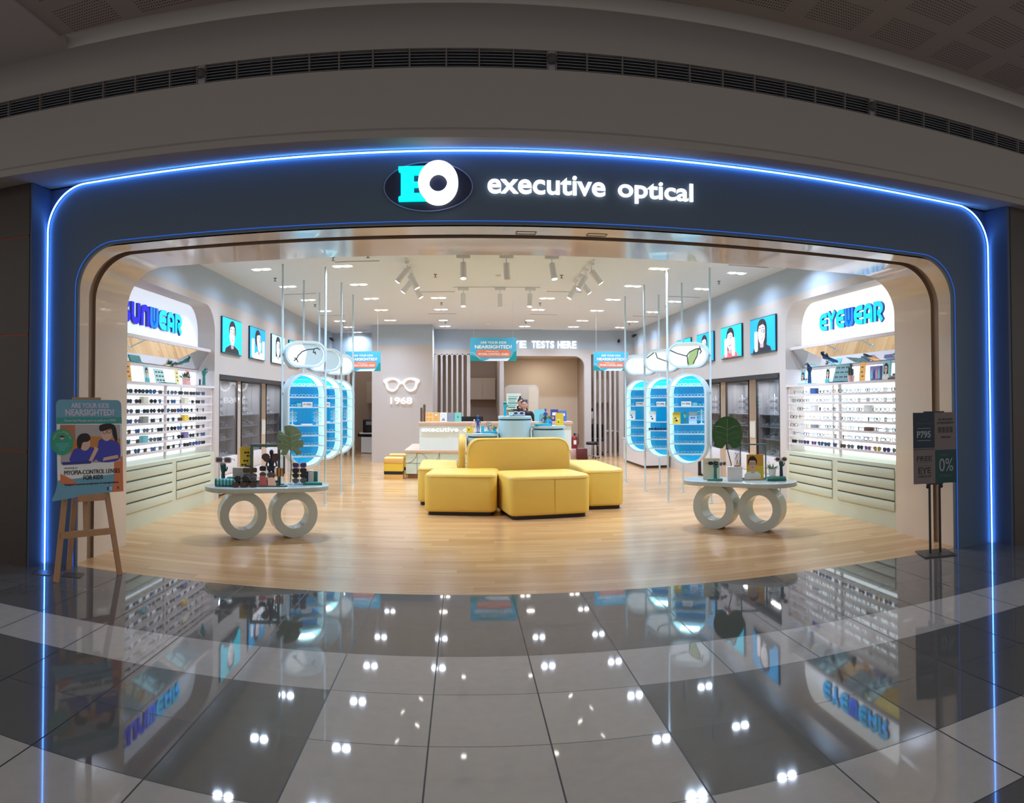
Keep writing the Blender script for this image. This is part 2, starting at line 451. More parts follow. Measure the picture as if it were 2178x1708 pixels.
# ---- portal
def arch(x0, x1, zt, r, seg=16):
    """opening outline from the left foot up and over to the right foot"""
    P = [(x0, 0), (x0, zt-r)]
    P += [(x0+r-r*cos(R(90*i/seg)), zt-r+r*sin(R(90*i/seg))) for i in range(1, seg+1)]
    P += [(x1-r+r*sin(R(90*i/seg)), zt-r+r*cos(R(90*i/seg))) for i in range(0, seg+1)]
    return P+[(x1, 0)]
OUT, INN = arch(-3.91, 5.38, 3.71, .43), arch(-3.57, 4.88, 3.10, .42)
NAVYP = mat('navy_portal_panel', (78, 98, 118), .45, noise=.06, nscale=60)
def band(b, P, Q, y0, y1):
    n = len(P)
    return b.loops([[(p[0], y0, p[1]), (q[0], y0, q[1]), (q[0], y1, q[1]), (p[0], y1, p[1])] for p, q in zip(P, Q)])
portal = struct(band(MB(), OUT, INN, 5.95, 5.99).build('trim_2', NAVYP), 'dark blue portal panel framing the shop entrance')
LEDB = mat('blue_led_strip', (30, 100, 255), .5, emit=14)
LEDB.node_tree.nodes['Principled BSDF'].inputs['Emission Color'].default_value = (.085, .30, 1, 1)
LEDD = mat('blue_led_edge', (30, 100, 255), .5, emit=.5)
LEDD.node_tree.nodes['Principled BSDF'].inputs['Emission Color'].default_value = (.04, .22, 1, 1)
MB().tube([(x, 5.925, z) for x, z in OUT], .0075, 8).build('led_strip', LEDB, portal)
E2 = arch(-3.595, 4.905, 3.125, .43)
MB().tube([(x, 5.945, z) for x, z in E2], .003, 6).build('led_strip', LEDD, portal)
# tunnel lining with the shutter slot
b = MB(); b.use(CREAMG)
def strip(P, y0, y1): b.loops([[(x, y0, z) for x, z in P], [(x, y1, z) for x, z in P]], False, False, False)
INT = arch(-3.635, 4.94, 3.09, .45); GRV = arch(-3.665, 4.97, 3.12, .45)
b.loops([[(p[0], 5.99, p[1]), (p[0], 6.28, p[1])] for p in INT], False, False, False)
b.loops([[(p[0], 6.42, p[1]), (p[0], 7.15, p[1])] for p in INT], False, False, False)
EDGE = [(-4.45, 0), (-4.45, 3.9)]+[(-4.45+9.95*i/16, 3.9) for i in range(1, 16)]+[(5.5, 3.9), (5.5, 0)]
k = len(INT)
EDGE = [(-4.45, 0), (-4.45, 2.2)]+[(-4.45, 2.4+.17*i) for i in range(8)]+[(5.5, 3.59-.17*i) for i in range(9)]+[(5.5, 0)]
EDGE = [(-4.45, 0), (-4.45, 2.2)]+[(-4.45, 2.2+1.7*i/16) for i in range(1, 17)]+[(5.5, 3.9-1.7*i/16) for i in range(17)]+[(5.5, 0)]
b.loops([[(p[0], 7.15, p[1]), (q[0], 7.15, q[1])] for p, q in zip(INT, EDGE)], False, False, False)
b.use(mat('shutter_slot', (150, 126, 106), .5))
for q0, q1 in (((INT, 6.28), (GRV, 6.28)), ((GRV, 6.28), (GRV, 6.42)), ((GRV, 6.42), (INT, 6.42))):
    b.loops([[(p[0], q0[1], p[1]), (q[0], q1[1], q[1])] for p, q in zip(q0[0], q1[0])], False, False, False)
struct(b.build('trim_3', CREAMG), 'glossy cream lining of the entrance')
b = MB(); b.box(-4.6, 6.06, 3.24, 6.2, 7.15, 4.0); b.box(-4.6, 6.1, 0, -3.68, 7.1, 3.3); b.box(5.0, 6.1, 0, 6.2, 7.1, 3.3)
struct(b.build('wall_front', mat('mall_pier', (60, 52, 48), .6), smooth=False))
# access hatches in the soffit
for i, (x, y, l) in enumerate(((.55, 6.2, 'left'), (1.18, 6.2, 'right'))):
    o = MB().ring(rrect(x-.09, -.05, x+.09, .05, .01), rrect(x-.082, -.042, x+.082, .042, .01), 0, .004).build('access_hatch', mat('hatch_line', (120, 104, 90), .5))
    o.location = (0, y, 3.086); o.rotation_euler = (pi/2, 0, 0)
    tag(o, 'small access hatch frame in the cream soffit, %s one of the pair above the entrance' % l, 'hatch')
# bulkhead above the shop with its cove; it bows gently towards the walkway at both ends
def BY(x): return -(.013 if x < .6 else .0062)*min(abs(x-.6), 7)**2
BX = [-12, -8]+[-6.4+.7*i for i in range(20)]+[8, 14]
b = MB()
prof = [(6.1, 3.80), (6.1, 3.75), (5.62, 3.70), (5.60, 3.70), (5.60, 3.76), (5.58, 3.77), (5.58, 4.245)]
b.loops([[(x, y+(BY(x) if y < 6 else 0), z) for y, z in prof] for x in BX], False, False, False)
prof = [(5.58, 4.40), (5.58, 4.46), (5.55, 4.52), (5.47, 4.57), (5.36, 4.6), (5.3, 4.6), (5.3, 4.63), (5.3, 4.78), (5.1, 4.78)]
b.loops([[(x, y+(BY(x) if y < 6 else 0), z) for y, z in prof] for x in BX], False, False, False)
b.loops([[(x, y+BY(x), z) for y, z in [(5.58, 4.245), (5.7, 4.245), (5.7, 4.40), (5.58, 4.40)]] for x in BX], False, False, False)
struct(b.build('wall_front.001', MALL), 'dim beige mall bulkhead above the shop')
b = MB(); b.use(perforated_mat()); b.slab([(-3.15, 1.5), (14, 1.5)]+[(x, 5.1+BY(x)) for x in reversed(BX) if x > -3.1]+[(-3.15, 5.1+BY(-3.15))], 4.615, 4.7); b.use(MALL); b.slab([(-12, 1.5), (-3.15, 1.5), (-3.15, 5.1+BY(-3.15)), (-3.2, 5.31+BY(-3.2))]+[(x, 5.31+BY(x)) for x in reversed(BX) if x < -3.3], 4.598, 4.7)
struct(b.build('ceiling.001', MALL, smooth=False), 'perforated mall ceiling panels above the walkway')
# piers beside the portal
DARK = mat('dark_stone_cladding', (62, 52, 48), .35, noise=.15, nscale=12)
b = MB(); b.use(DARK)
for z0, z1 in ((0, 1.10), (1.115, 2.24), (2.255, 3.2), (3.215, 3.74)): b.box(-9, 5.66, z0, -3.95, 7, z1)
b.use(mat('copper_joint', (120, 62, 40), .4, .6))
for z in (1.10, 2.24, 3.2): b.box(-9, 5.665, z, -3.96, 7, z+.015)
b.use(mat('reveal_paint', (70, 84, 110), .5)); b.box(-3.95, 5.67, 0, -3.925, 6.06, 3.72)
b.box(-3.95, 6.0, 0, -3.66, 6.1, 3.72)
struct(b.build('pillar_2', DARK, smooth=False), 'dark stone clad pillar beside the portal')
b = MB(); b.use(mat('grey_pier', (74, 66, 62), .45)); b.box(5.44, 5.62, 0, 5.86, 6.5, 3.74); b.use(mat('reveal_paint')); b.box(5.40, 5.63, 0, 5.44, 6.06, 3.72)
b.box(4.98, 6.0, 0, 5.42, 6.1, 3.72)
struct(b.build('pillar_3', None, smooth=False), 'grey pier beside the portal')
# neighbouring shop front, unlit
sh = MB(); FR = mat('neighbour_frame', (52, 44, 40), .5); sh.use(FR)
for x0, z0, x1, z1 in ((5.86, 0, 12, .28), (5.86, 3.6, 12, 3.74), (5.86, 3.10, 12, 3.24), (5.86, 0, 5.9, 3.7)): sh.box(x0, 6.0, z0, x1, 6.08, z1)
for i in range(12): sh.box(5.86+.29*i, 6.0, 3.2, 5.95+.29*i, 6.06, 3.6)
sh.box(5.86, 6.0, 3.4, 12, 6.06, 3.45)
w1 = struct(sh.build('window_1', FR, smooth=False), 'unlit shop window of the neighbouring store')
MB().box(5.9, 6.05, .28, 12, 6.06, 3.1).build('pane', glassy('dark_glass', (120, 120, 124), .05), w1)
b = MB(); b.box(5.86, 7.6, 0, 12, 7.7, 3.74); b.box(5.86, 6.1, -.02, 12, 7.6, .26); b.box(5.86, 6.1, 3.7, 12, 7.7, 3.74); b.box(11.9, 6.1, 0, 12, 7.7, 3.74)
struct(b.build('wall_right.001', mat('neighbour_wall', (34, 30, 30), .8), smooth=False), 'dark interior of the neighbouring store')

# ================================================================ SMALL GOODS (builders)
def lens_outline(kind, w=.058, h=.046, n=12):
    P = []
    for i in range(n):
        a = 2*pi*i/n; c, s_ = cos(a), sin(a)
        e = {'round': 1.0, 'square': .5, 'pilot': .8, 'cat': .7}[kind]
        x = w/2*math.copysign(abs(c)**e, c); z = h/2*math.copysign(abs(s_)**e, s_)
        if kind == 'pilot': x += .004*(-1 if z < 0 else 1)*(-1); x *= 1-.12*(z < 0)
        if kind == 'cat' and z > 0 and x < 0: z += .006*abs(x)/(w/2)
        P.append((x, z))
    return P
def eyewear_mesh(b, kind, fm, lm, rim=.005, temples=True, z0=.0):
    """a pair of glasses facing -y, standing on its temples and rims at z0"""
    h = {'round': .046, 'square': .042, 'pilot': .048, 'cat': .044}[kind]
    for sx in (-1, 1):
        P = [(sx*(-x)+sx*.035, z+h/2+z0+.003) for x, z in lens_outline(kind, .058, h)]
        if sx < 0: P = P[::-1]
        b.use(fm).ribbon(P, rim, -.003, .003, True)
        if lm: b.use(lm).plate(P if sx > 0 else P, -.001, .001)
        if temples:
            b.use(fm)
            x = sx*.068
            b.tube([(sx*.064, 0, z0+h*.75), (x, .012, z0+h*.78), (x, .09, z0+h*.7), (x*.97, .125, z0+h*.25)], rim*.45, 4)
    b.use(fm).tube([(-.008, -.001, z0+h*.68), (0, -.002, z0+h*.78), (.008, -.001, z0+h*.68)], rim*.5, 4)
    return b
FR_BLACK = mat('black_frame', (18, 18, 22), .3); FR_TORT = mat('tortoise_frame', (70, 40, 24), .3); FR_NAVY = mat('navy_frame', (26, 34, 70), .3)
FR_CLEAR = mat('clear_frame', (214, 226, 232), .2); FR_PINK = mat('pink_frame', (196, 130, 150), .3); FR_GOLD = mat('gold_frame', (190, 150, 90), .25, 1); FR_GREY = mat('grey_frame', (120, 124, 130), .3)
FR_WHITE = mat('white_frame', (225, 222, 220), .3); FR_TEAL = mat('teal_frame', (50, 120, 130), .3)
L_BLACK = mat('dark_lens', (22, 22, 28), .08); L_BLUE = mat('blue_lens', (50, 92, 140), .08); L_BROWN = mat('brown_lens', (84, 58, 44), .08); L_GREY = mat('grey_lens', (96, 100, 108), .1); L_YEL = mat('yellow_lens', (170, 150, 90), .1); L_PURP = mat('violet_lens', (70, 60, 120), .1)
SUN = {}
for nm, k, fm, lm in (('black square', 'square', FR_BLACK, L_BLACK), ('black round', 'round', FR_BLACK, L_BLACK), ('navy', 'cat', FR_NAVY, L_BLUE), ('blue tinted', 'pilot', FR_NAVY, L_BLUE), ('grey', 'round', FR_GREY, L_GREY), ('brown', 'square', FR_TORT, L_BROWN), ('pink', 'cat', FR_PINK, L_PURP), ('gold rimmed', 'pilot', FR_GOLD, L_YEL), ('violet', 'round', FR_NAVY, L_PURP)):
    o = eyewear_mesh(MB(), k, fm, lm).build('sunglasses'); SUN[nm] = o.data; bpy.data.objects.remove(o)
OPT = {}
for nm, k, fm, r_ in (('clear', 'round', FR_CLEAR, .005), ('black wire', 'round', FR_BLACK, .0032), ('gold wire', 'pilot', FR_GOLD, .003), ('grey', 'square', FR_GREY, .0045), ('tortoise', 'square', FR_TORT, .005), ('teal', 'cat', FR_TEAL, .0045), ('white', 'square', FR_WHITE, .0055)):
    o = eyewear_mesh(MB(), k, fm, None, r_).build('eyeglasses'); OPT[nm] = o.data; bpy.data.objects.remove(o)
def eyewear(me, name, label, loc, rz, group, cat=None, s=1.0):
    o = bpy.data.objects.new(name, me); COL.objects.link(o); o.location = loc; o.rotation_euler = (0, 0, rz); o.scale = (s, s, s)
    return tag(o, label, cat or ('sunglasses' if name == 'sunglasses' else 'glasses'), group)
def card(name, label, cat, loc, rz, w_, h_, m, art=None, tilt=.12, d=.006, group=None):
    """a leaning board with printed art; base line at loc"""
    T = Matrix.Rotation(-tilt, 4, 'X')
    b = MB(T); b.use(m).box(-w_/2, 0, 0, w_/2, d, h_)
    if art: art(b, w_, h_)
    return tag(b.build(name, None, None, loc, rz), label, cat, group)
def P_(b, m, P, k=1): b.use(m).plate(P, -.0008*k-.0006, -.0006*k+.0004)
PAPER = mat('white_print', (240, 240, 236), .6); INK = mat('black_print', (28, 28, 32), .6)
P_SKIN = mat('skin_print', (226, 184, 160), .6); P_TEAL = mat('teal_print', (64, 170, 170), .6); P_LTEAL = mat('aqua_print', (120, 196, 204), .6)
P_ORANGE = mat('orange_print', (224, 128, 84), .6); P_GREEN = mat('green_print', (28, 140, 126), .6); P_BLUE = mat('blue_print', (70, 110, 190), .6); P_PURPLE = mat('violet_print', (120, 112, 160), .6)
P_YEL = mat('yellow_print', (236, 202, 60), .6); P_GREY = mat('grey_print', (150, 152, 156), .6); P_PINK = mat('pink_print', (232, 150, 140), .6); P_INDIGO = mat('indigo_print', (58, 62, 140), .6); P_BROWN = mat('brown_print', (104, 72, 56), .6)
def face_art(b, cx, z0, s, shirt, hairm=INK, skin=P_SKIN, glasses=INK, longhair=False, k=1):
    """a flat printed half length portrait of height s"""
    hw = .17*s
    if longhair: P_(b, hairm, rrect(cx-hw*1.35, z0+.18*s, cx+hw*1.35, z0+s*.95, hw*1.2), k)
    P_(b, shirt, [(cx-.36*s, z0), (cx+.36*s, z0), (cx+.34*s, z0+.2*s), (cx+.2*s, z0+.32*s), (cx-.2*s, z0+.32*s), (cx-.34*s, z0+.2*s)], k+1)
    P_(b, skin, rrect(cx-.07*s, z0+.24*s, cx+.07*s, z0+.45*s, .03*s), k+2)
    P_(b, hairm, circ(cx, z0+.72*s, hw*1.15, .26*s, 20), k+2)
    P_(b, skin, circ(cx, z0+.62*s, hw*.93, .235*s, 20), k+3)
    P_(b, hairm, [(cx+hw*1.05*cos(R(a)), z0+.70*s+.25*s*sin(R(a))) for a in range(20, 161, 14)]+[(cx-.05*s, z0+.79*s)], k+4)
    for sx in (-1, 1):
        b.use(glasses).ribbon(circ(cx+sx*.072*s, z0+.65*s, .055*s, .042*s, 10), .013*s, -.0008*(k+6), -.0004, True)
    P_(b, mat('lip_print', (180, 70, 80), .6), circ(cx, z0+.5*s, .05*s, .016*s, 10), k+4)
    P_(b, P_BROWN, rrect(cx-.012*s, z0+.555*s, cx+.012*s, z0+.575*s, .004*s, 2), k+4)
def sun_dots(b, w_, h_, pts, m=INK, s=.02):
    for x, z in pts:
        for sx in (-1, 1): P_(b, m, circ(x+sx*s, z, s*.8, s*.66, 10), 2)
        P_(b, m, rrect(x-s*.4, z+s*.1, x+s*.4, z+s*.35, s*.1, 1), 2)
def hand_mb(b, hm, am, h=.26):
    """an upright display hand: forearm, palm, four bent fingers and a thumb"""
    k = h/.26
    b.use(am).lathe([(.0, 0), (.026*k, 0), (.025*k, .02*k), (.021*k, .12*k), (.0, .125*k)], 14)
    b.use(hm).lathe([(.0, .115*k), (.019*k, .118*k), (.021*k, .13*k), (.03*k, .16*k), (.034*k, .185*k), (.03*k, .2*k), (.0, .206*k)], 14)
    for i, (x, l) in enumerate(((-.024, .05), (-.009, .058), (.007, .055), (.022, .044))):
        b.tube([(x*k, -.004*k, .19*k), (x*1.1*k, -.012*k, (.19+l*.55)*k), (x*1.1*k, -.03*k, (.19+l)*k), (x*k, -.046*k, (.188+l*.72)*k)], .0085*k, 7, r1=.0065*k)
    b.tube([(.03*k, -.004*k, .15*k), (.046*k, -.02*k, .178*k), (.044*k, -.036*k, .2*k)], .0095*k, 7, r1=.007*k)
def hand_mannequin(name, label, loc, rz, hm, am, h=.26, group=None):
    t = thing(name, label, 'display hand', loc, rz, group)
    b = MB(); hand_mb(b, hm, am, h); bh = MB(); bh.use(am)
    k = h/.26
    arm = MB().lathe([(.0, 0), (.026*k, 0), (.025*k, .02*k), (.021*k, .12*k), (.0, .125*k)], 14).build('forearm', am, t)
    o = MB(); n = o
    n.lathe([(.0, .115*k), (.019*k, .118*k), (.021*k, .13*k), (.03*k, .16*k), (.034*k, .185*k), (.03*k, .2*k), (.0, .206*k)], 14)
    for x, l in ((-.024, .05), (-.009, .058), (.007, .055), (.022, .044)):
        n.tube([(x*k, -.004*k, .19*k), (x*1.1*k, -.012*k, (.19+l*.55)*k), (x*1.1*k, -.03*k, (.19+l)*k), (x*k, -.046*k, (.188+l*.72)*k)], .0085*k, 7, r1=.0065*k)
    n.tube([(.03*k, -.004*k, .15*k), (.046*k, -.02*k, .178*k), (.044*k, -.036*k, .2*k)], .0095*k, 7, r1=.007*k)
    n.build('hand', hm, t)
    return t
def figurine(label, loc, rz, m, h=.34, arms='front', group=None):
    """small jointed artist figure on a base"""
    t = thing('artist_figurine', label, 'figurine', loc, rz, group); k = h/.34
    MB().lathe([(0, 0), (.05*k, 0), (.05*k, .014*k), (0, .014*k)], 16).build('base', m, t)
    b = MB()
    b.ball((0, 0, .305*k), .021*k, .024*k, .03*k); b.tube([(0, 0, .24*k), (0, 0, .285*k)], .011*k, 8)
    b.loops([[(rx*k*cos(2*pi*i/12), ry*k*sin(2*pi*i/12), z*k) for i in range(12)] for rx, ry, z in ((.02, .016, .15), (.03, .022, .165), (.022, .017, .19), (.036, .022, .225), (.034, .02, .245), (.012, .011, .255))])
    for s_ in (-1, 1):
        b.tube([(s_*.016*k, 0, .16*k), (s_*.02*k, -.006*k, .09*k), (s_*.018*k, .004*k, .02*k)], .014*k, 8, r1=.009*k)
        b.ball((s_*.018*k, -.012*k, .02*k), .009*k, .022*k, .007*k)
        if arms == 'front': b.tube([(s_*.036*k, 0, .235*k), (s_*.045*k, -.01*k, .19*k), (s_*.03*k, -.06*k, .19*k)], .01*k, 7, r1=.007*k)
        else: b.tube([(s_*.036*k, 0, .235*k), (s_*.05*k, -.01*k, .18*k), (s_*.02*k, -.035*k, .165*k)], .01*k, 7, r1=.007*k)
    b.build('body', m, t); return t
def potted(label, loc, pm, lm, h=.1, r=.04, kind='bush', group=None, name='potted_plant'):
    t = thing(name, label, 'plant', loc, random.random()*3, group)
    MB().lathe([(0, 0), (r*.75, 0), (r, h*.55), (r*1.02, h*.55), (r*.9, h*.52), (0, h*.5)], 14).build('pot', pm, t)
    b = MB()
    if kind == 'cactus':
        for x, z, q in ((0, h*1.5, r*.42), (-r*.5, h*1.1, r*.3), (r*.55, h*1.2, r*.32)):
            b.tube([(x*.4, 0, h*.45), (x, 0, h*.7), (x, 0, z)], q, 8, r1=q*.7)
    else:
        for i in range(34):
            a = random.random()*6.28; e = random.uniform(.2, 1.35); l = h*random.uniform(.4, .62)
            p0 = Vector((r*.4*cos(a), r*.4*sin(a), h*.5)); d = Vector((cos(a)*cos(e), sin(a)*cos(e), sin(e)))
            sd = Vector((-sin(a), cos(a), 0))*r*.17
            m_ = p0+d*l*.55
            b.add([p0, m_+sd, p0+d*l+Vector((0, 0, -l*.12)), m_-sd], [(0, 1, 2, 3)])
    b.build('foliage', lm, t); return t
def small_box(name, label, cat, loc, rz, sx, sy, sz, m, group=None, art=None, bev=.004):
    b = MB(); b.use(m).slab(rrect(-sx/2, -sy/2, sx/2, sy/2, min(bev, sx/3), 2), 0, sz, min(bev*.6, sz/3), 2)
    if art:
        b.T = Matrix.Translation((0, -sy/2, 0)); art(b, sx, sz); b.T = Matrix()
    return tag(b.build(name, None, None, loc, rz), label, cat, group)

# ================================================================ WALL BAYS: SUNWEAR (left) and EYEWEAR (right)
SAGE = mat('sage_cream_laminate', (206, 208, 182), .45); SAGE_D = mat('drawer_gap', (92, 92, 74), .6)
RACKW = mat('rack_white', (228, 216, 212), .4)
BACKLIT = mat('backlit_panel', (240, 250, 255), .5, emit=1.15, ecol=(232, 248, 255))
BACKLIT_L = mat('backlit_panel_cool', (230, 240, 250), .5, emit=1.0, ecol=(222, 238, 252))
SIGN_R = mat('sign_panel_white', (250, 252, 255), .3, emit=1.05, ecol=(244, 252, 255))
SIGN_L = mat('sign_panel_cool', (226, 234, 246), .3, emit=.62, ecol=(214, 226, 246))
MIRR = mat('mirror', (232, 234, 234), .015, 1)
LC = mat('letter_cyan', (0, 200, 255), .35, emit=.9, ecol=(0, 190, 250)); LB = mat('letter_blue', (0, 110, 240), .35, emit=.85, ecol=(0, 110, 240)); LD = mat('letter_deep_blue', (10, 0, 220), .35, emit=.85, ecol=(6, 0, 220))  # bluer copies paint the view angle darkening into the letter colours
LEDGE = mat('letter_edge', (10, 60, 150), .4)
def arc(cx, cz, rx, rz, a0, a1, n=6): return [(cx+rx*cos(R(a0+(a1-a0)*i/n)), cz+rz*sin(R(a0+(a1-a0)*i/n))) for i in range(n+1)]
def deco(ch):
    """stroke skeletons (unit box) of the rounded poster capitals"""
    lo, hi = .13, .87
    return {
     'E': [[(1, hi)]+arc(.6, .6, .45, .27, 90, 180)+arc(.6, .4, .45, .27, 180, 270)+[(1, lo)], [(.2, .5), (.95, .5)]],
     'Y': [[(.08, 1), (.5, .56), (.92, 1)], [(.5, .6), (.5, 0)]],
     'W': [[(.12, 1), (.12, .35)]+arc(.3, .3, .18, .18, 180, 360)+[(.48, 1)], [(.5, .35)]+arc(.68, .3, .18, .18, 180, 360)+[(.88, 1)]],
     'A': [[(.15, 0), (.15, .6)]+arc(.5, .6, .35, .28, 180, 0, 10)+[(.85, 0)], [(.15, .36), (.85, .36)]],
     'R': [[(.15, 0), (.15, hi), (.5, hi)]+arc(.5, .65, .36, .22, 90, -90, 8)+[(.4, .43)], [(.48, .45), (.88, 0)]],
     'S': [arc(.5, .68, .33, .2, 20, 270, 10)+arc(.5, .3, .33, .18, 90, -160, 10)],
     'U': [[(.15, 1), (.15, .42)]+arc(.5, .42, .35, .3, 180, 360, 10)+[(.85, 1)]],
     'N': [[(.15, 0), (.15, .6)]+arc(.5, .6, .35, .28, 180, 0, 10)+[(.85, 0)]],
    }[ch]
def deco_letter(ch, x0, z0, w_, h_, m, parent, y):
    b = MB(); sw = w_*.28
    for st in deco(ch): b.use(m).ribbon([(x0+p[0]*w_, z0+p[1]*h_) for p in st], sw, y-.035, y-.0345)
    for st in deco(ch): b.use(LEDGE).ribbon([(x0+p[0]*w_, z0+p[1]*h_) for p in st], sw*1.09, y-.0344, y)
    return b.build('letter', None, parent)
def bay(side, org, rz, W, word, cols, sign_m, back_m, banks, lx0, lx1, lz0, lz1):
    T = Matrix.Translation(org) @ Matrix.Rotation(rz, 4, 'Z')
    at = lambda x, y, z: tuple(T @ Vector((x, y, z)))
    # drawer base
    dc = thing('drawer_cabinet', 'long sage green drawer cabinet under the %s wall display' % word, 'cabinet', org, rz)
    MB().box(0, .0, 0, W, .44, .8).build('body', SAGE, dc, smooth=False)
    for x0, x1 in banks:
        for i in range(4):
            z1 = .755-.135*i; z0 = z1-.13
            d = MB().plate(rrect(x0, z0, x1, z1-.018, .003, 1), -.014, 0, .003).build('drawer', SAGE, dc)
            MB().box(x0, -.002, z1-.017, x1, .0, z1-.001).build('finger_groove', SAGE_D, d, smooth=False)
    # shelf rack with back light
    rk = thing('display_rack', 'white backlit shelf rack of the %s wall, seven slim shelves' % word, 'display rack', org, rz)
    MB().box(0, .33, .81, W, .36, 1.84).build('back_panel', back_m, rk, smooth=False)
    MB().box(0, .33, 1.88, W, .36, 2.16).build('back_panel', back_m, rk, smooth=False)
    for x in (0, W-.012): MB().box(x, .005, .8, x+.012, .33, 2.12).build('side_panel', RACKW, rk, smooth=False)
    MB().box(0, .0, 1.835, W, .40, 1.865).build('top_shelf', RACKW, rk, smooth=False)
    zs = [1.715-.129*i for i in range(7)]
    for z in zs: MB().box(.02, .03, z-.03, W-.02, .13, z).build('shelf', RACKW, rk, smooth=False)
    for x in (.03, W*.5, W-.06): MB().box(x, .035, .81, x+.035, .07, 1.84).build('upright', RACKW, rk, smooth=False)
    for x in (.3*W, .82*W): MB().box(x, .31, .81, x+.03, .33, 1.84).build('bracket_post', RACKW, rk, smooth=False)
    # sign panel with letters
    sg = thing('wall_sign', 'lit wall panel with blue raised letters spelling %s' % word, 'sign', org, rz)
    r = .42
    P = [(0.0, 2.50), (W, 2.50), (W, 3.17-r)]+[(W-r+r*cos(R(a)), 3.17-r+r*sin(R(a))) for a in range(15, 91, 15)]+[(r-r*sin(R(a)), 3.17-r+r*cos(R(a))) for a in range(0, 91, 15)]
    MB().plate(P, .30, .42).build('sign_panel', sign_m, sg, smooth=False)
    n = len(word); lw = (lx1-lx0)/n
    for i, ch in enumerate(word): deco_letter(ch, lx0+lw*(i+.04), lz0, lw*.92, lz1-lz0, cols[i], sg, .30)
    # tilted mirror
    mr = thing('tilted_mirror', 'long mirror tilted down under the %s sign' % word, 'mirror', org, rz)
    b = MB(); v = [(.02, .10, 2.44), (W-.02, .10, 2.44), (W-.02, .31, 2.13), (.02, .31, 2.13)]
    b.add([(x, y, z) for x, y, z in v], [(3, 2, 1, 0)]).build('mirror_glass', MIRR, mr, smooth=False)
    b = MB()
    b.box(0.0, .07, 2.43, W, .12, 2.475); b.box(0.0, .29, 2.095, W, .33, 2.135)
    for x in (.0, W-.02): b.add([(x, .10, 2.47), (x+.02, .10, 2.47), (x+.02, .33, 2.12), (x, .33, 2.12), (x, .08, 2.43), (x+.02, .08, 2.43), (x+.02, .29, 2.1), (x, .29, 2.1)], [(0, 1, 2, 3), (7, 6, 5, 4), (0, 4, 5, 1), (2, 6, 7, 3), (0, 3, 7, 4), (1, 5, 6, 2)])
    b.box(0, .335, 2.16, W, .36, 2.5)
    b.build('mirror_frame', RACKW, mr, smooth=False)
    return at, zs
LW = 3.78
atL, zsL = bay('left', (-4.0, 7.25, 0), pi/2, LW, 'SUNWEAR', [LD, LD, LD, LB, LC, LC, LC], SIGN_L, BACKLIT_L, ((.1, 2.04), (2.19, 3.6)), .95, 3.02, 2.66, 2.95)
RW = 3.26
atR, zsR = bay('right', (5.05, 10.41, 0), -pi/2, RW, 'EYEWEAR', [LC, LC, LC, LB, LC, LC, LC], SIGN_R, BACKLIT, ((.11, 1.5), (1.65, 3.07)), .66, 2.46, 2.68, 2.95)
# goods on the SUNWEAR wall
kindsL = ['black square', 'black round', 'navy', 'black square', 'blue tinted', 'grey', 'black round', 'brown']
for r_, z in enumerate(zsL):
    n = 13; skip = {1: (3, 9), 3: (3, 9), 5: (3, 9)}.get(r_, ())
    q = 0
    for i in range(n):
        x = .55+.2375*i+random.uniform(-.02, .02)
        if i in skip: continue
        nm = kindsL[(i*3+r_*5+(i > 8)*random.randint(0, 5)) % 8]
        eyewear(SUN[nm], 'sunglasses', '%s sunglasses, %s from the left on the %s shelf of the SUNWEAR wall' % (nm, ORD[q] if q else 'first', NTH[r_]), atL(x, .055, z), pi/2+random.uniform(-.3, .3), 'sunglasses on the SUNWEAR wall', s=1.12); q += 1
cards = [(1, 3, CREAM, 'beige price box'), (1, 9, CREAM, 'tan price box'), (3, 3, mat('grey_stone_card', (150, 150, 140), .5), 'grey angled price block'), (3, 9, P_YEL, 'yellow price box'), (5, 3, P_LTEAL, 'aqua price box'), (5, 9, P_PURPLE, 'lilac picture box')]
for r_, i, m, lab in cards:
    small_box('price_box', '%s among the sunglasses on the %s shelf of the SUNWEAR wall' % (lab, NTH[r_]), 'box', atL(.55+.2375*i, .075, zsL[r_]), pi/2, .17, .06, .085, m)
# goods on the EYEWEAR wall
kindsR = ['clear', 'black wire', 'grey', 'gold wire', 'clear', 'teal', 'black wire', 'tortoise']
for r_, z in enumerate(zsR):
    n = 14; skip = {0: (3,), 2: (3, 10), 4: (3, 10)}.get(r_, ()); q = 0
    for i in range(n):
        x = .18+.219*i+random.uniform(-.02, .02)
        if i in skip: continue
        nth = ORD[q] if q else 'first'
        if r_ < 6:
            nm = kindsR[(i*3+r_*5+random.randint(0, 3)) % 8]
            eyewear(OPT[nm], 'eyeglasses', '%s eyeglasses, %s from the left on the %s shelf of the EYEWEAR wall' % (nm, nth, NTH[r_]), atR(x, .055, z), -pi/2+random.uniform(-.5, .5), 'eyeglasses on the EYEWEAR wall', s=1.12)
        else:
            nm = ['black square', 'grey', 'violet', 'pink', 'blue tinted', 'navy', 'blue tinted', 'brown', 'grey', 'black round', 'pink', 'gold rimmed', 'violet', 'grey'][i]
            eyewear(SUN[nm], 'sunglasses', '%s sunglasses, %s from the left on the bottom shelf of the EYEWEAR wall' % (nm, nth), atR(x, .055, z), -pi/2+random.uniform(-.2, .2), 'sunglasses on the EYEWEAR wall', s=1.15)
        q += 1
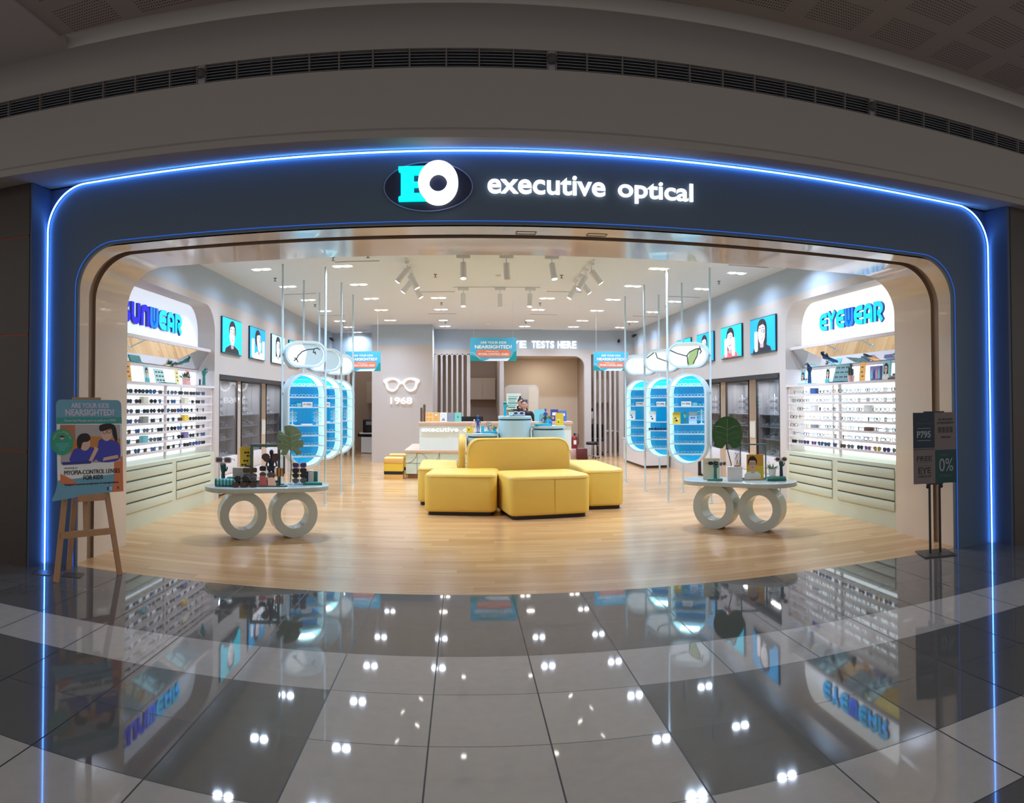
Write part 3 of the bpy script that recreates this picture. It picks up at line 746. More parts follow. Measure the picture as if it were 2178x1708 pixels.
for r_, i, m, lab in [(0, 3, P_BLUE, 'blue price box'), (2, 3, PAPER, 'pale price box in the left half'), (2, 10, PAPER, 'pale price box in the right half'), (4, 3, P_GREY, 'grey glasses case in the left half'), (4, 10, P_BROWN, 'brown glasses case in the right half')]:
    hh = .05 if 'case' in lab else .085
    small_box('glasses_case' if 'case' in lab else 'price_box', '%s on the %s shelf of the EYEWEAR wall' % (lab, NTH[r_]), 'case' if 'case' in lab else 'box', atR(.18+.219*i, .075, zsR[r_]), -pi/2, .17, .06, hh, m)
# top shelf, SUNWEAR
ZT = 1.866
def a_sun(b, w_, h_): sun_dots(b, w_, h_, [(0, h_*.75), (-.01, h_*.5), (.01, h_*.28)], INK, .014)
def a_face(col, sh, lh=False):
    def f(b, w_, h_): face_art(b, 0, h_*.05, h_*.85, sh, longhair=lh)
    return f
def a_rack(b, w_, h_):
    for iz in range(3):
        for ix in range(3): sun_dots(b, w_, h_, [(-w_*.3+ix*w_*.3, h_*(.25+.27*iz))], INK, .018)
rL = pi/2
card('tablet_stand', 'grey tablet leaning on the top shelf of the SUNWEAR wall', 'tablet', atL(.82, .2, ZT), rL+.3, .13, .17, mat('tablet_grey', (90, 92, 96), .3), None, .3)
card('display_card', 'orange card with small sunglasses on the top shelf of the SUNWEAR wall', 'card', atL(1.12, .22, ZT), rL, .15, .27, ORANGE, a_sun)
card('display_card', 'pale mint portrait card on the top shelf of the SUNWEAR wall', 'card', atL(1.72, .24, ZT), rL, .16, .25, mat('mint_card', (188, 216, 204), .5), a_face(0, P_TEAL))
card('frame_board', 'board of dark sample frames on the top shelf of the SUNWEAR wall', 'display board', atL(2.1, .2, ZT), rL, .34, .22, mat('mint_card'), a_rack, .25)
small_box('book', 'flat teal book under the board of sample frames on the SUNWEAR wall', 'book', atL(2.1, .1, ZT), rL, .36, .12, .016, TEAL)
card('display_card', 'yellow card with black sunglasses on the top shelf of the SUNWEAR wall', 'card', atL(2.75, .22, ZT), rL, .14, .24, mat('pale_yellow_card', (236, 222, 150), .5), a_sun)
potted('spiky green plant in a pink pot on the SUNWEAR top shelf', atL(2.98, .2, ZT), mat('pink_pot', (224, 176, 170), .5), LEAF, .22, .05)
card('display_card', 'pink portrait card on the top shelf of the SUNWEAR wall', 'card', atL(3.16, .2, ZT), rL, .13, .25, P_PINK, a_face(0, P_PINK, True))
small_box('book', 'pale grey book under the teal display hand on the SUNWEAR wall', 'book', atL(3.5, .12, ZT), rL, .3, .14, .015, P_GREY)
hand_mannequin('display_hand', 'teal display hand at the right end of the SUNWEAR top shelf', atL(3.6, .12, ZT+.016), rL, TEAL, TEAL, .3)
small_box('picture_stand', 'small dark oval stand beside the teal hand on the SUNWEAR wall', 'stand', atL(3.42, .12, ZT+.016), rL, .05, .02, .09, BLACK, bev=.015)
# top shelf, EYEWEAR
rR = -pi/2
def a_geo(b, w_, h_):
    for i, m in enumerate((P_LTEAL, P_INDIGO, P_PINK, P_LTEAL)):
        x = -w_*.42+w_*.22*i; P_(b, m, [(x, h_*.1), (x+w_*.2, h_*.2), (x+w_*.16, h_*.85), (x+.01, h_*.6)], 1)
card('display_card', 'aqua portrait card at the left end of the EYEWEAR top shelf', 'card', atR(.2, .2, ZT), rR, .14, .23, P_LTEAL, a_face(0, CREAM, True), .08)
potted('small dark cactus in a white pot at the left end of the EYEWEAR top shelf', atR(.42, .14, ZT+.016), WHITE, mat('dark_cactus', (60, 66, 60), .7), .1, .032, 'bush')
small_box('book', 'pale aqua book under the blue display hand on the EYEWEAR wall', 'book', atR(.52, .13, ZT), rR, .38, .15, .015, P_LTEAL)
hand_mannequin('display_hand', 'blue display hand on the left part of the EYEWEAR top shelf', atR(.6, .12, ZT+.016), rR, NAVY, mat('blue_forearm', (20, 70, 120), .45), .33)
card('display_card', 'pale portrait card right of the blue hand on the EYEWEAR wall', 'card', atR(.98, .22, ZT), rR, .11, .25, mat('pale_sage_card', (206, 216, 200), .5), a_face(0, P_TEAL, True), .08)
small_box('book', 'dark teal book under the board of sample frames on the EYEWEAR wall', 'book', atR(1.48, .14, ZT), rR, .36, .16, .018, mat('deep_teal_book', (24, 60, 84), .5))
card('frame_board', 'grey green board of sample frames on the EYEWEAR top shelf', 'display board', atR(1.5, .14, ZT+.019), rR+.3, .3, .27, mat('grey_green_board', (104, 140, 134), .5), a_rack, .35)
potted('small cactus in a pink pot on the EYEWEAR top shelf', atR(1.78, .16, ZT), mat('pink_pot'), mat('grey_cactus', (74, 84, 80), .7), .17, .055, 'cactus')
card('display_card', 'orange card with glasses on the EYEWEAR top shelf', 'card', atR(2.0, .2, ZT), rR, .15, .27, ORANGE, a_sun, .08)
small_box('picture_box', 'box with violet and aqua shapes on the EYEWEAR top shelf', 'box', atR(2.38, .2, ZT), rR, .26, .05, .2, P_PURPLE, art=a_geo)
card('magazine', 'magazine with a portrait cover on the EYEWEAR top shelf', 'magazine', atR(2.62, .18, ZT), rR, .17, .26, mat('aqua_cover', (150, 200, 200), .5), a_face(0, CREAM, True), .08, .03)
for k_, (sx, lab) in enumerate(((.34, 'lower'), (.26, 'middle'), (.18, 'upper'))):
    small_box('book', '%s book of the stack under the bronze figure on the EYEWEAR wall' % lab, 'book', atR(3.03, .13, ZT+.026*k_), rR, sx, .16-.02*k_, .025, (P_BROWN, P_GREY, P_BROWN)[k_])
figurine('dark bronze artist figure on a stack of books on the EYEWEAR shelf', atR(3.05, .13, ZT+.078), rR-.5, mat('dark_bronze', (54, 72, 78), .4, .3), .45)

# ================================================================ HANGING BLUE DISPLAY PODS ON POLES
ACRYL = glassy('blue_acrylic', (50, 190, 245), .05, .03, .6, (30, 222, 252))
LINER = mat('pod_led_liner', (230, 255, 255), .5, emit=.72, ecol=(205, 250, 255))
LBOX = mat('lightbox_face', (190, 196, 196), .5, emit=.5, ecol=(240, 252, 252))
LBOXS = mat('lightbox_painted_shade', (150, 168, 172), .5, emit=.3, ecol=(205, 226, 230))
ICE = mat('ice_frame', (200, 240, 250), .25)
OICE = eyewear_mesh(MB(), 'round', ICE, None, .005).build('eyeglasses'); ICE1 = OICE.data; bpy.data.objects.remove(OICE)
OICE = eyewear_mesh(MB(), 'cat', ICE, None, .006).build('eyeglasses'); ICE2 = OICE.data; bpy.data.objects.remove(OICE)
SHZ = [1.865, 1.695, 1.54, 1.26, 1.105, .95, .785]
PO = rrect(-.315, .615, .315, 2.065, .314, 10)
def pod(loc, rz, lab, pr, painted_shade=False):
    t = thing('display_pod_stand', lab, 'display stand', loc, rz, 'blue display pods on poles')
    for sx in (-1, 1):
        b = MB(); b.tube([(sx*.352, .02, 0), (sx*.352, .02, 3.75)], .017, 10); b.lathe([(0, 0), (.04, 0), (.04, .012), (0, .012)], 14, (sx*.352, .02))
        p = b.build('pole', MINT, t)
        for z in (.9, 1.75, 2.35): MB().box(sx*.352-.012, -.005, z-.012, sx*.352+.012, .045, z+.012).build('bolt', CHROME, p, smooth=False)
    PI = offset(PO, .032)
    MB().ring(PO, PI, -.15, .17).build('shell', MINT, t)
    b = MB(); PL = offset(PO, .034); n = len(PL)
    b.loops([[(x, -.12, z) for x, z in PL], [(x, .145, z) for x, z in PL]], False, False)
    b.build('light_liner', LINER, t)
    MB().plate(offset(PO, .03), .15, .158).build('back_panel', ACRYL, t)
    for z in SHZ:
        zz = z
        hw = .28
        if z > 1.75: hw = math.sqrt(max(.01, .28**2-(z-1.75)**2))
        if z < .93: hw = math.sqrt(max(.01, .28**2-(z-.93)**2))
        MB().box(-hw, -.135, z-.016, hw, .14, z).build('shelf', MINT, t, smooth=False)
    # light box above
    LP = rrect(-.335, 2.15, .335, 2.56, .204, 8)
    bx = MB().ring(LP, offset(LP, .03), -.10, .12).build('light_box', MINT, t)
    MB().plate(offset(LP, .028), -.06, .10).build('face_plate', LBOX, bx)
    if painted_shade: MB().plate([(-.02, 2.19), (.12, 2.19)]+arc(.12, 2.355, .165, .165, -80, 80)+[(-.06, 2.52), (.02, 2.4)], -.064, -.061).build('face_plate', LBOXS, bx)  # shadow on the right of the lit face, painted as a greyer plate
    b = MB(); b.use(INK)
    for st in pr: b.ribbon([(x*.3, 2.355+z*.165) for x, z in st], .014, -.066, -.063)
    if pr: b.build('printed_glasses', INK, bx)
    return t
pr_a = [[(-.65, -.62), (-.5, -.45), (-.42, -.15), (-.2, .25), (.1, .45), (.4, .5), (.62, .62), (.75, .45)], [(-.62, -.35), (-.5, -.45), (-.42, -.75)], [(.45, .5), (.4, .2), (.52, .15)], [(.5, .3), (.53, 0)]]
pr_b = [[(-.95, .5), (-.6, .2), (-.2, -.02), (-.05, -.1), (.12, .3), (.42, .55), (.62, .62)], [(-.02, -.1), (0, -.5), (.05, -.9)], [(.6, .62), (.52, -.1), (.3, -.85)], [(.62, .6), (.75, .35), (.66, .1)], [(.66, .8), (.7, .5)]]
pr_c = [[(-.95, .3), (-.6, .75), (-.5, .9)], [(-.4, .9), (-.3, .3), (.2, -.05), (.9, -.35)]]
GREENL = mat('lens_print_green', (150, 172, 110), .5, emit=.12, ecol=(190, 214, 150))
pods = []
PHI = R(30.5)
for i, (x, y) in enumerate(((-2.445, 10.83), (-2.45, 12.33), (-2.46, 13.75))):
    n = ('nearest', 'middle', 'farthest')[i]
    pods.append((pod((x, y, 0), PHI, 'blue oval display pod on two poles, %s of the three on the sunwear side' % n, (pr_a, [], [])[i], i < 2), 'left', n))
for i, (x, y) in enumerate(((3.55, 10.87), (3.56, 12.38), (3.54, 13.85))):
    n = ('nearest', 'middle', 'farthest')[i]
    pods.append((pod((x, y, 0), -PHI, 'blue oval display pod on two poles, %s of the three on the eyewear side' % n, (pr_b, pr_c, [])[i]), 'right', n))
lb = pods[3][0]
MB().plate([(-.015, 2.25), (.0, 2.18), (.1, 2.2), (.17, 2.4), (.19, 2.46), (.1, 2.44), (.04, 2.4)], -.0635, -.061).build('printed_lens', GREENL, lb)
# goods in the pods
for t, side, n in pods:
    T = t.matrix_basis; rz = t.rotation_euler.z
    W = lambda x, y, z: tuple(T @ Vector((x, y, z)))
    sd = 'sunwear' if side == 'left' else 'eyewear'
    for k, z in enumerate(SHZ):
        if k in (2, 3): continue
        m_ = 4 if k == 0 else 5
        wd = .2 if k == 0 else .215
        q = 0
        for j in range(m_):
            x = -wd+2*wd*j/(m_-1)
            lb_ = 'pale eyeglasses, %s from left on the %s shelf of the %s %s side pod' % (ORD[j] if j else 'first', NTH[k], n, sd)
            s_ = 'sunglasses' if (n == 'middle' and side == 'right' and k == 4) else 'eyeglasses'
            me = SUN['violet'] if s_ == 'sunglasses' else (ICE1, ICE2)[(j+k) % 2]
            if s_ == 'sunglasses': lb_ = lb_.replace('pale eyeglasses', 'dark blue sunglasses')
            eyewear(me, s_, lb_, W(x, -.06, z), rz+random.uniform(-.35, .35), 'glasses in the blue pods', s=.82)
    k = 2; z = SHZ[2]
    tail = '%s %s side pod' % (n, sd)
    def pa(b, w_, h_): b.use(INK).text('P1990', -w_*.4, h_*.25, w_*.4, h_*.75, -.0004, .001, .01)
    bx = small_box('price_box', 'white price box on the third shelf of the %s' % tail, 'box', W(.02 if side == 'left' else -.02, -.07, z), rz, .16, .05, .075, PAPER, art=pa, bev=.002)
    small_box('cleaner_box', 'aqua box beside the price box in the %s' % tail, 'box', W(-.105 if side == 'left' else .11, -.05, z), rz, .07, .05, .06, P_LTEAL, bev=.002)
    for j, x in enumerate((-.215, .2)):
        eyewear(ICE2, 'eyeglasses', 'pale eyeglasses at the %s end of the third shelf of the %s' % (('left', 'right')[j], tail), W(x, -.06, z), rz, 'glasses in the blue pods', s=.82)
    z = SHZ[3]
    def tree(x, lab):
        tr = thing('glasses_tree', lab, 'glasses stand', W(x, -.02, z), rz)
        b = MB(); b.tube([(0, 0, 0), (0, 0, .23)], .009, 8); b.box(-.03, -.03, 0, .03, .03, .01)
        for q in range(3): b.tube([(-.07, -.01, .07+.06*q), (.07, -.01, .07+.06*q)], .004, 5)
        b.build('stand', WHITE, tr)
        for q in range(3):
            e = eyewear_mesh(MB(), 'round', ICE, None, .005, False, .055+.06*q).build('eyeglasses', None, tr); e.location = (0, -.02, 0); e.scale = (.9, 1, .9)
    if side == 'left':
        tree(-.2, 'white glasses tree at the left of the middle shelf in the %s' % tail); tree(.2, 'white glasses tree at the right of the middle shelf in the %s' % tail)
        small_box('sample_tray', 'white tray on the middle shelf of the %s' % tail, 'tray', W(.02, -.05, z), rz, .17, .09, .02, WHITE)
    else:
        tree(.21, 'white glasses tree in the middle shelf of the %s' % tail)
        def ya(b, w_, h_):
            for px, pz, m in ((-.02, .09, P_BLUE), (.025, .08, PAPER), (0, .05, INK)): P_(b, m, circ(px, pz, .018, .015, 10), 1)
        card('display_card', 'yellow picture card on the middle shelf of the %s' % tail if n == 'nearest' else 'white picture card on the middle shelf of the %s' % tail, 'card', W(-.19, -.06, z), rz, .13, .185, YEL if n == 'nearest' else PAPER, ya, .08)
        if n == 'nearest':
            hand_mannequin('display_hand', 'sea green display hand on the middle shelf of the nearest eyewear pod', W(-.055, -.04, z), rz, mat('sea_green', (110, 190, 180), .4), TEAL, .2)
            card('display_card', 'pale blue glasses picture on the middle shelf of the nearest eyewear pod', 'card', W(.075, -.05, z), rz, .13, .19, mat('ice_blue_card', (180, 214, 232), .5), lambda b, w_, h_: sun_dots(b, w_, h_, [(0, h_*.5)], P_BLUE, .022), .08)
    p = area('pod_light', (0, -.04, 1.98), .3, .16, 2.4, (.75, .97, 1), (0, 0, 0), t)

# ================================================================ PORTRAIT LIGHT PANELS AND GLASS CABINETS ALONG THE SIDE WALLS
CY_P = mat('lit_cyan_print', (0, 208, 232), .4, emit=.75, ecol=(0, 205, 232)); CY_L = mat('lit_pale_cyan_print', (180, 246, 250), .4, emit=.8, ecol=(170, 244, 250)); CY_B = mat('lit_azure_print', (0, 160, 220), .4, emit=.7, ecol=(0, 165, 224))
W_P = mat('lit_white_print', (244, 236, 236), .4, emit=.8, ecol=(244, 236, 236)); G_P = mat('lit_grey_print', (176, 160, 168), .4, emit=.6, ecol=(176, 160, 168)); H_P = mat('lit_dark_print', (40, 32, 44), .4, emit=.12); R_P = mat('lit_red_print', (220, 90, 100), .4, emit=.6)
def portrait(loc, rz, lab, bg, pose):
    w_, h_ = 1.075, .615
    t = thing('wall_portrait', lab, 'picture', loc, rz, 'lit portraits above the cabinets')
    MB().plate(rrect(0, 0, w_, h_, .004, 1), -.03, 0).build('frame', mat('panel_edge', (24, 60, 84), .4), t)
    b = MB(); b.use(bg).plate([(.012, .012), (w_-.012, .012), (w_-.012, h_-.012), (.012, h_-.012)], -.033, -.03)
    k = [0]
    def L(m, P): k[0] += 1; b.use(m).plate(P, -.033-.0009*k[0], -.033)
    cx, tilt, hair, shirt, hands = pose
    T0 = b.T
    cz = .36
    if hair == 'long': L(H_P, rrect(cx-.2, .02, cx+.21, .585, .18))
    L(shirt, [(cx-.4, .013), (cx+.4, .013), (cx+.34, .09), (cx+.12, .15), (cx-.12, .15), (cx-.34, .09)])
    L(G_P, rrect(cx-.075, .09, cx+.075, .26, .03))
    L(H_P, circ(cx+tilt*.05, .41, .185, .17, 22))
    L(W_P, [(tilt*.03*(z-.36)/.2+x, z) for x, z in circ(cx, .345, .148, .19, 24)])
    L(G_P, [(cx+.05, .2), (cx+.12, .26), (cx+.145, .36), (cx+.11, .44), (cx+.1, .32)])
    L(H_P, [(cx+.16*cos(R(a))+tilt*.03, .42+.135*sin(R(a))) for a in range(8, 175, 12)]+[(cx-.06, .475), (cx+.05, .49)])
    for s_ in (-1, 1):
        k[0] += 1; b.use(H_P).ribbon(circ(cx+s_*.066, .372, .046, .034, 14), .0042, -.034-.0009*k[0], -.033, True)
        L(W_P, circ(cx+s_*.066, .376, .02, .010, 8)); L(H_P, circ(cx+s_*.066, .376, .0105, .0100, 8)); L(H_P, rrect(cx+s_*.068-.04, .425, cx+s_*.068+.04, .436, .004, 1))
    L(G_P, rrect(cx-.02, .29, cx+.02, .305, .006, 2)); L(R_P if shirt is R_P else G_P, circ(cx, .245, .058, .022, 12)); L(W_P, circ(cx, .25, .045, .01, 10))
    for hx in hands:
        L(W_P, rrect(cx+hx-.06, .03, cx+hx+.05, .3, .04)); 
        for q in range(3): L(W_P, rrect(cx+hx-.055+.035*q, .27, cx+hx-.028+.035*q, .38, .012, 2))
    b.build('picture', None, t); return t
zp = 2.448
LP_ = [(11.31, CY_P, (.52, .2, 'short', H_P, ()), 'smiling person in glasses with hair tied back on cyan'), (12.885, CY_B, (.6, -1.6, 'short', W_P, (.3, -.42)), 'dark haired person tilting the head, hand raised, on azure'), (14.455, CY_L, (.5, .1, 'long', W_P, ()), 'face with long dark hair on pale cyan'), (15.98, CY_P, (.55, .2, 'short', W_P, ()), 'face with dark hair on cyan, partly behind a pod')]
for y, bg, ps, lab in LP_: portrait((-3.998, y, zp), pi/2, 'lit wall portrait: %s, SUNWEAR side' % lab, bg, ps)
RP_ = [(11.79, CY_B, (.52, .3, 'long', H_P, (-.22,)), 'laughing person with long hair lifting glasses on azure'), (13.27, CY_P, (.5, 0, 'long', R_P, (-.2, .2)), 'smiling person in red, both hands at the face'), (14.78, CY_B, (.5, .2, 'short', W_P, ()), 'person with short dark hair, half hidden by a pole'), (16.27, CY_P, (.5, 0, 'short', W_P, ()), 'pale head on cyan, mostly behind a light box')]
for y, bg, ps, lab in RP_: portrait((5.048, y, zp), -pi/2, 'lit wall portrait: %s, EYEWEAR side' % lab, bg, ps)
# cabinets
CABW = mat('cabinet_white', (222, 214, 212), .4); CABD = mat('cabinet_dark_edge', (44, 42, 46), .4); CABI = mat('cabinet_inside', (168, 166, 168), .6); WOODP = wood_mat('pale_wood_panel', (206, 178, 150), (186, 154, 124)); TAN = mat('cabinet_wood_edge', (196, 170, 146), .5)
TINY = mat('tiny_frames', (90, 92, 98), .4); TINYW = mat('tiny_frames_pale', (224, 224, 228), .4)
tiny = MB()
def cabinet(org, rz, w_, lab, neon=None):
    t = thing('glass_cabinet', lab, 'cabinet', org, rz, 'glass cabinets along the side walls')
    b = MB(); b.use(CABW).box(0, .0, .03, w_, .40, .66); b.use(CABI)
    b.box(0, .38, .66, w_, .40, 2.0); b.box(0, .03, .66, .012, .40, 2.0); b.box(w_-.012, .03, .66, w_, .40, 2.0); b.box(0, .0, 1.985, w_, .40, 2.0)
    b.build('carcass', None, t, smooth=False)
    b = MB(); b.use(CABD)
    for x0, x1 in ((0, .025), (w_-.025, w_)): b.box(x0, -.012, .66, x1, .03, 2.0)
    b.box(0, -.012, 1.97, w_, .03, 2.0)
    b.build('edge_frame', CABD, t, smooth=False)
    for i, (x0, x1) in enumerate(((.028, w_/2-.003), (w_/2+.003, w_-.028))):
        d = MB().box(x0, -.004, .675, x1, .004, 1.968).build('glass_door', SMOKE, t, smooth=False)
        MB().tube([(x1-.03 if i == 0 else x0+.03, -.012, .72), (x1-.03 if i == 0 else x0+.03, -.012, .74)], .008, 6).build('lock', CHROME, d)
    for z in (.95, 1.16, 1.375): MB().box(.012, .06, z-.014, w_-.012, .38, z).build('shelf', mat('cabinet_shelf', (150, 150, 156), .4), t, smooth=False)
    for z0, z1 in ((.05, .34), (.355, .645)):
        d = MB().plate(rrect(.01, z0, w_-.01, z1, .004, 1), -.016, 0, .003).build('drawer', CABW, t)
        MB().tube([(w_/2-.01, -.018, (z0+z1)/2+.06), (w_/2+.01, -.018, (z0+z1)/2+.06)], .006, 6).build('lock', CHROME, d)
    T = Matrix.Translation(org) @ Matrix.Rotation(rz, 4, 'Z')
    for z, n in ((.662, 8), (.952, 8), (1.162, 8), (1.377, 5)):
        for i in range(n*6):
            x = .08+(w_-.16)*random.random(); y = .1+.24*random.random(); a = random.uniform(-1, 1)
            tiny.T = T @ Tm(x, y, z+(.0 if z > 1.3 else max(0, y-.12)*.45), a, random.uniform(-.5, 0))
            tiny.use(TINYW if i % 3 else TINY)
            eyewear_lo(tiny)
    for i, sx in enumerate((.3, .62)):
        tiny.T = T @ Tm(w_*sx, .2, 1.377); tiny.use(TINYW).box(-.012, -.012, 0, .012, .012, .36)
        for q in range(5):
            for s_ in (-1, 1):
                tiny.T = T @ Tm(w_*sx+s_*.08, .18, 1.40+.06*q); tiny.use(TINY if (q+i) % 2 else TINYW); eyewear_lo(tiny)
    area('cabinet_light', (w_/2, .2, 1.96), w_*.7, .06, 9, (.92, .95, 1), (0, 0, 0), t)
    return t
def eyewear_lo(b):
    for sx in (-1, 1): b.ribbon([(sx*.03+.022*cos(a*pi/3), .025+.018*sin(a*pi/3)) for a in range(6)], .005, -.002, .002, True)
    b.add([(-.055, 0, .03), (-.055, .1, .01), (-.055, 0, .036)], [(0, 1, 2)]); b.add([(.055, 0, .03), (.055, .1, .01), (.055, 0, .036)], [(0, 1, 2)])
XL = -4.07
cabinet((XL, 11.30, 0), pi/2, 1.13, 'glass cabinet nearest the SUNWEAR bay with lit signs mirrored in its doors', None)
cabinet((XL, 12.68, 0), pi/2, 1.33, 'middle glass cabinet on the SUNWEAR side', None)
cabinet((XL, 14.37, 0), pi/2, 1.3, 'far glass cabinet on the SUNWEAR side behind the pods', None)
XR = 5.12
cabinet((XR, 11.77, 0), -pi/2, 1.1, 'glass cabinet nearest the EYEWEAR bay with grey glass doors', None)
cabinet((XR, 13.29, 0), -pi/2, 1.18, 'middle glass cabinet on the EYEWEAR side', None)
cabinet((XR, 14.80, 0), -pi/2, 1.2, 'far glass cabinet on the EYEWEAR side behind the pods', None)
o = tiny.build('cabinet_eyeglasses', None, None, smooth=False)
tag(o, 'many tiny eyeglasses crowding the shelves of the grey glass wall cabinets', 'glasses', None, 'stuff')
def fill(name, x, y0, y1, rz, lab, mirror):
    t = thing(name, lab, 'panel', (x, y0 if rz > 0 else y1, 0), rz)
    w_ = y1-y0
    MB().box(0, 0, 0, w_, .38, 2.0).build('wood_body', WOODP, t, smooth=False)
    if mirror: MB().box(.03, -.004, .75, w_-.03, .0, 1.94).build('mirror_strip', MIRR, t, smooth=False)
    else:
        MB().box(.03, -.006, 1.27, w_-.03, .0, 1.95).build('wood_inset', mat('dark_wood_inset', (150, 124, 98), .5), t, smooth=False)
        MB().box(.03, -.01, .95, w_-.03, .0, 1.24).build('beige_inset', mat('beige_inset', (206, 198, 180), .5), t, smooth=False)
fill('wood_panel', XL, 12.45, 12.66, pi/2, 'narrow wood panel with a mirror strip between the first two SUNWEAR side cabinets', True)
fill('wood_panel', XL, 14.03, 14.35, pi/2, 'pale wood panel between the middle and far SUNWEAR side cabinets', False)
fill('wood_panel', XR, 11.79, 12.09, -pi/2, 'wood panel with a beige inset between the first two EYEWEAR side cabinets', False)
fill('wood_panel', XR, 13.31, 13.58, -pi/2, 'wood panel with a dark mirror between the middle and far EYEWEAR side cabinets', True)
for nm, x0, x1, y0, y1 in (('trim_4', -4.42, -4.0, 11.26, 15.75), ('trim_5', 5.05, 5.46, 10.64, 14.85)):
    b = MB(); b.box(x0, y0, 2.0, x1, y1, 2.08)
    for y in (y0, y1-.035): b.box(x0, y, 0, x1, y+.035, 2.05)
    struct(b.build(nm, CABD, smooth=False), 'black lining of the cabinet recess')

# ================================================================ CENTRE: YELLOW SOFA, PODIUMS, DESK, BACK WALL
SOFA = mat('yellow_vinyl', (228, 192, 88), .42, noise=.05, nscale=3); SOFAB = mat('amber_vinyl', (216, 172, 76), .45, noise=.05, nscale=3); PLINTH = mat('dark_plinth', (38, 34, 32), .6)
def seat_block(x, y, w_, d_, rz, lab, h=.6, seam=True):
    t = thing('bench_seat', lab, 'bench seat', (x, y, 0), rz, 'yellow bench seats around the podiums')
    P = rrect(-w_/2, -d_/2, w_/2, d_/2, .11, 5)
    MB().slab(offset(P, .05), 0, .06).build('plinth', PLINTH, t)
    b = MB().slab(P, .05, h, .045, 4)
    # soft puckering of the cover near the seam
    b.v = [(x_+.004*sin(z_*40+x_*9), y_+.004*sin(x_*17+z_*23), z_+(.006*sin(x_*7)*sin(y_*6) if z_ > h-.05 else 0)) for x_, y_, z_ in b.v]
    c = b.build('cushion', SOFA, t, ang=60)
    b = MB(); b.tube([(p[0], p[1], h-.045) for p in offset(P, -.001)], .005, 5, True)
    if seam: b.tube([(0.06, -d_/2-.001, .06), (.06, -d_/2-.002, h-.05)], .004, 5)
    b.build('piping', SOFAB, c)
    return t
seat_block(.0, 10.64, 1.03, .95, R(-6), 'yellow bench seat at the front left of the sofa ring', seam=False)
seat_block(1.135, 10.29, 1.17, .92, R(10), 'yellow bench seat at the front right, with a centre seam')
seat_block(2.085, 11.5, .6, 1.9, R(2), 'long yellow bench seat along the right of the sofa ring', seam=False)
seat_block(-.41, 11.95, .64, 1.5, R(1), 'yellow bench seat along the left of the sofa ring', seam=False)
def back_rest(x, y, w_, rz, lab, h=.09):
    P = rrect(-w_/2, .02, w_/2, 1.06, .2, 8, (0, 1, 1, 0))
    b = MB().plate(P, -h, h, .035)
    o = b.build('sofa_backrest', SOFAB, None, (x, y, 0), rz, ang=60)
    tag(o, lab, 'backrest', 'sofa backrests')
    MB().tube([(p[0], -h+.002, p[1]) for p in offset(P, .02)[1:-1]], .006, 5).build('piping', SOFA, o)
    return o
back_rest(.865, 11.18, 1.62, R(5), 'wide amber sofa backrest with rounded corners behind the front benches')
back_rest(-.02, 12.12, 1.4, R(90), 'amber sofa backrest seen edge on at the left of the podiums', .055)
POD_ = mat('podium_blue', (178, 208, 214), .4); PODG = mat('podium_gap', (70, 100, 108), .5)
def podium(x, y, h, r, lab):
    t = thing('podium', lab, 'podium', (x, y, 0), 0, 'pale blue round podiums')
    MB().lathe([(0, 0), (r-.005, 0), (r-.005, h-.075), (0, h-.075)], 40).build('drum', POD_, t)
    MB().lathe([(0, h-.076), (r-.03, h-.076), (r-.03, h-.05), (0, h-.05)], 40).build('shadow_gap', PODG, t)
    MB().lathe([(0, h-.05), (r-.004, h-.05), (r, h-.046), (r, h-.004), (r-.004, h), (0, h)], 40).build('top', POD_, t)
    return t
podium(.89, 12.35, 1.38, .285, 'tallest pale blue round podium, in the middle behind the sofa')
podium(.335, 12.3, 1.09, .28, 'lowest pale blue round podium, on the left behind the sofa')
podium(1.47, 12.3, 1.215, .29, 'middle height pale blue round podium, on the right behind the sofa')
# on the podiums
AQUA = mat('aqua_acrylic', (0, 170, 205), .2); AQL = mat('aqua_light', (90, 205, 220), .3)
hand_mannequin('display_hand', 'turquoise display hand on the tallest podium', (.72, 12.25, 1.381), 0, mat('turquoise', (60, 176, 186), .4), AQUA, .26)
potted('small pale green plant in a white pot on the tallest podium', (.83, 12.4, 1.381), WHITE, SOIL, .13, .04)
small_box('book', 'thin green book under the white sunglasses on the tallest podium', 'book', (.92, 12.22, 1.381), 0, .26, .12, .012, TEAL)
o = eyewear_mesh(MB(), 'round', FR_WHITE, L_PURP, .009).build('sunglasses', None, None, (.95, 12.2, 1.394), .2); o.scale = (1.5, 1.3, 1.3); tag(o, 'white framed sunglasses with violet lenses on the tallest podium', 'sunglasses')
small_box('paper_card', 'lilac paper card standing behind the white sunglasses', 'card', (1.0, 12.36, 1.381), 0, .14, .03, .07, mat('lilac_card', (196, 186, 216), .5), bev=.002)
def dome(loc, lab):
    t = thing('glass_dome', lab, 'glass dome', loc)
    MB().lathe([(0, 0), (.062, 0), (.062, .015), (0, .015)], 20).build('base', CHROME, t)
    MB().loops([[(r_*cos(2*pi*i/20), r_*sin(2*pi*i/20), z) for i in range(20)] for r_, z in ((.055, .015), (.055, .14), (.05, .168), (.035, .19), (.012, .2))], False, True).build('dome', glassy('dome_glass', (236, 240, 244), .12), t)
    b = MB()
    for i in range(4): b.ball((.02*cos(i*1.9), .02*sin(i*1.9), .04+.028*i), .02, .02, .016)
    b.build('ornament', mat('silver_ornament', (160, 150, 158), .3, .6), t)
dome((.44, 12.25, 1.10), 'glass dome over a silver ornament on the lowest podium')
dome((1.37, 12.35, 1.226), 'glass dome over a silver ornament on the right podium')
figurine('blue artist figure on the lowest podium', (.255, 12.3, 1.091), .3, mat('royal_blue', (30, 80, 150), .4), .31)
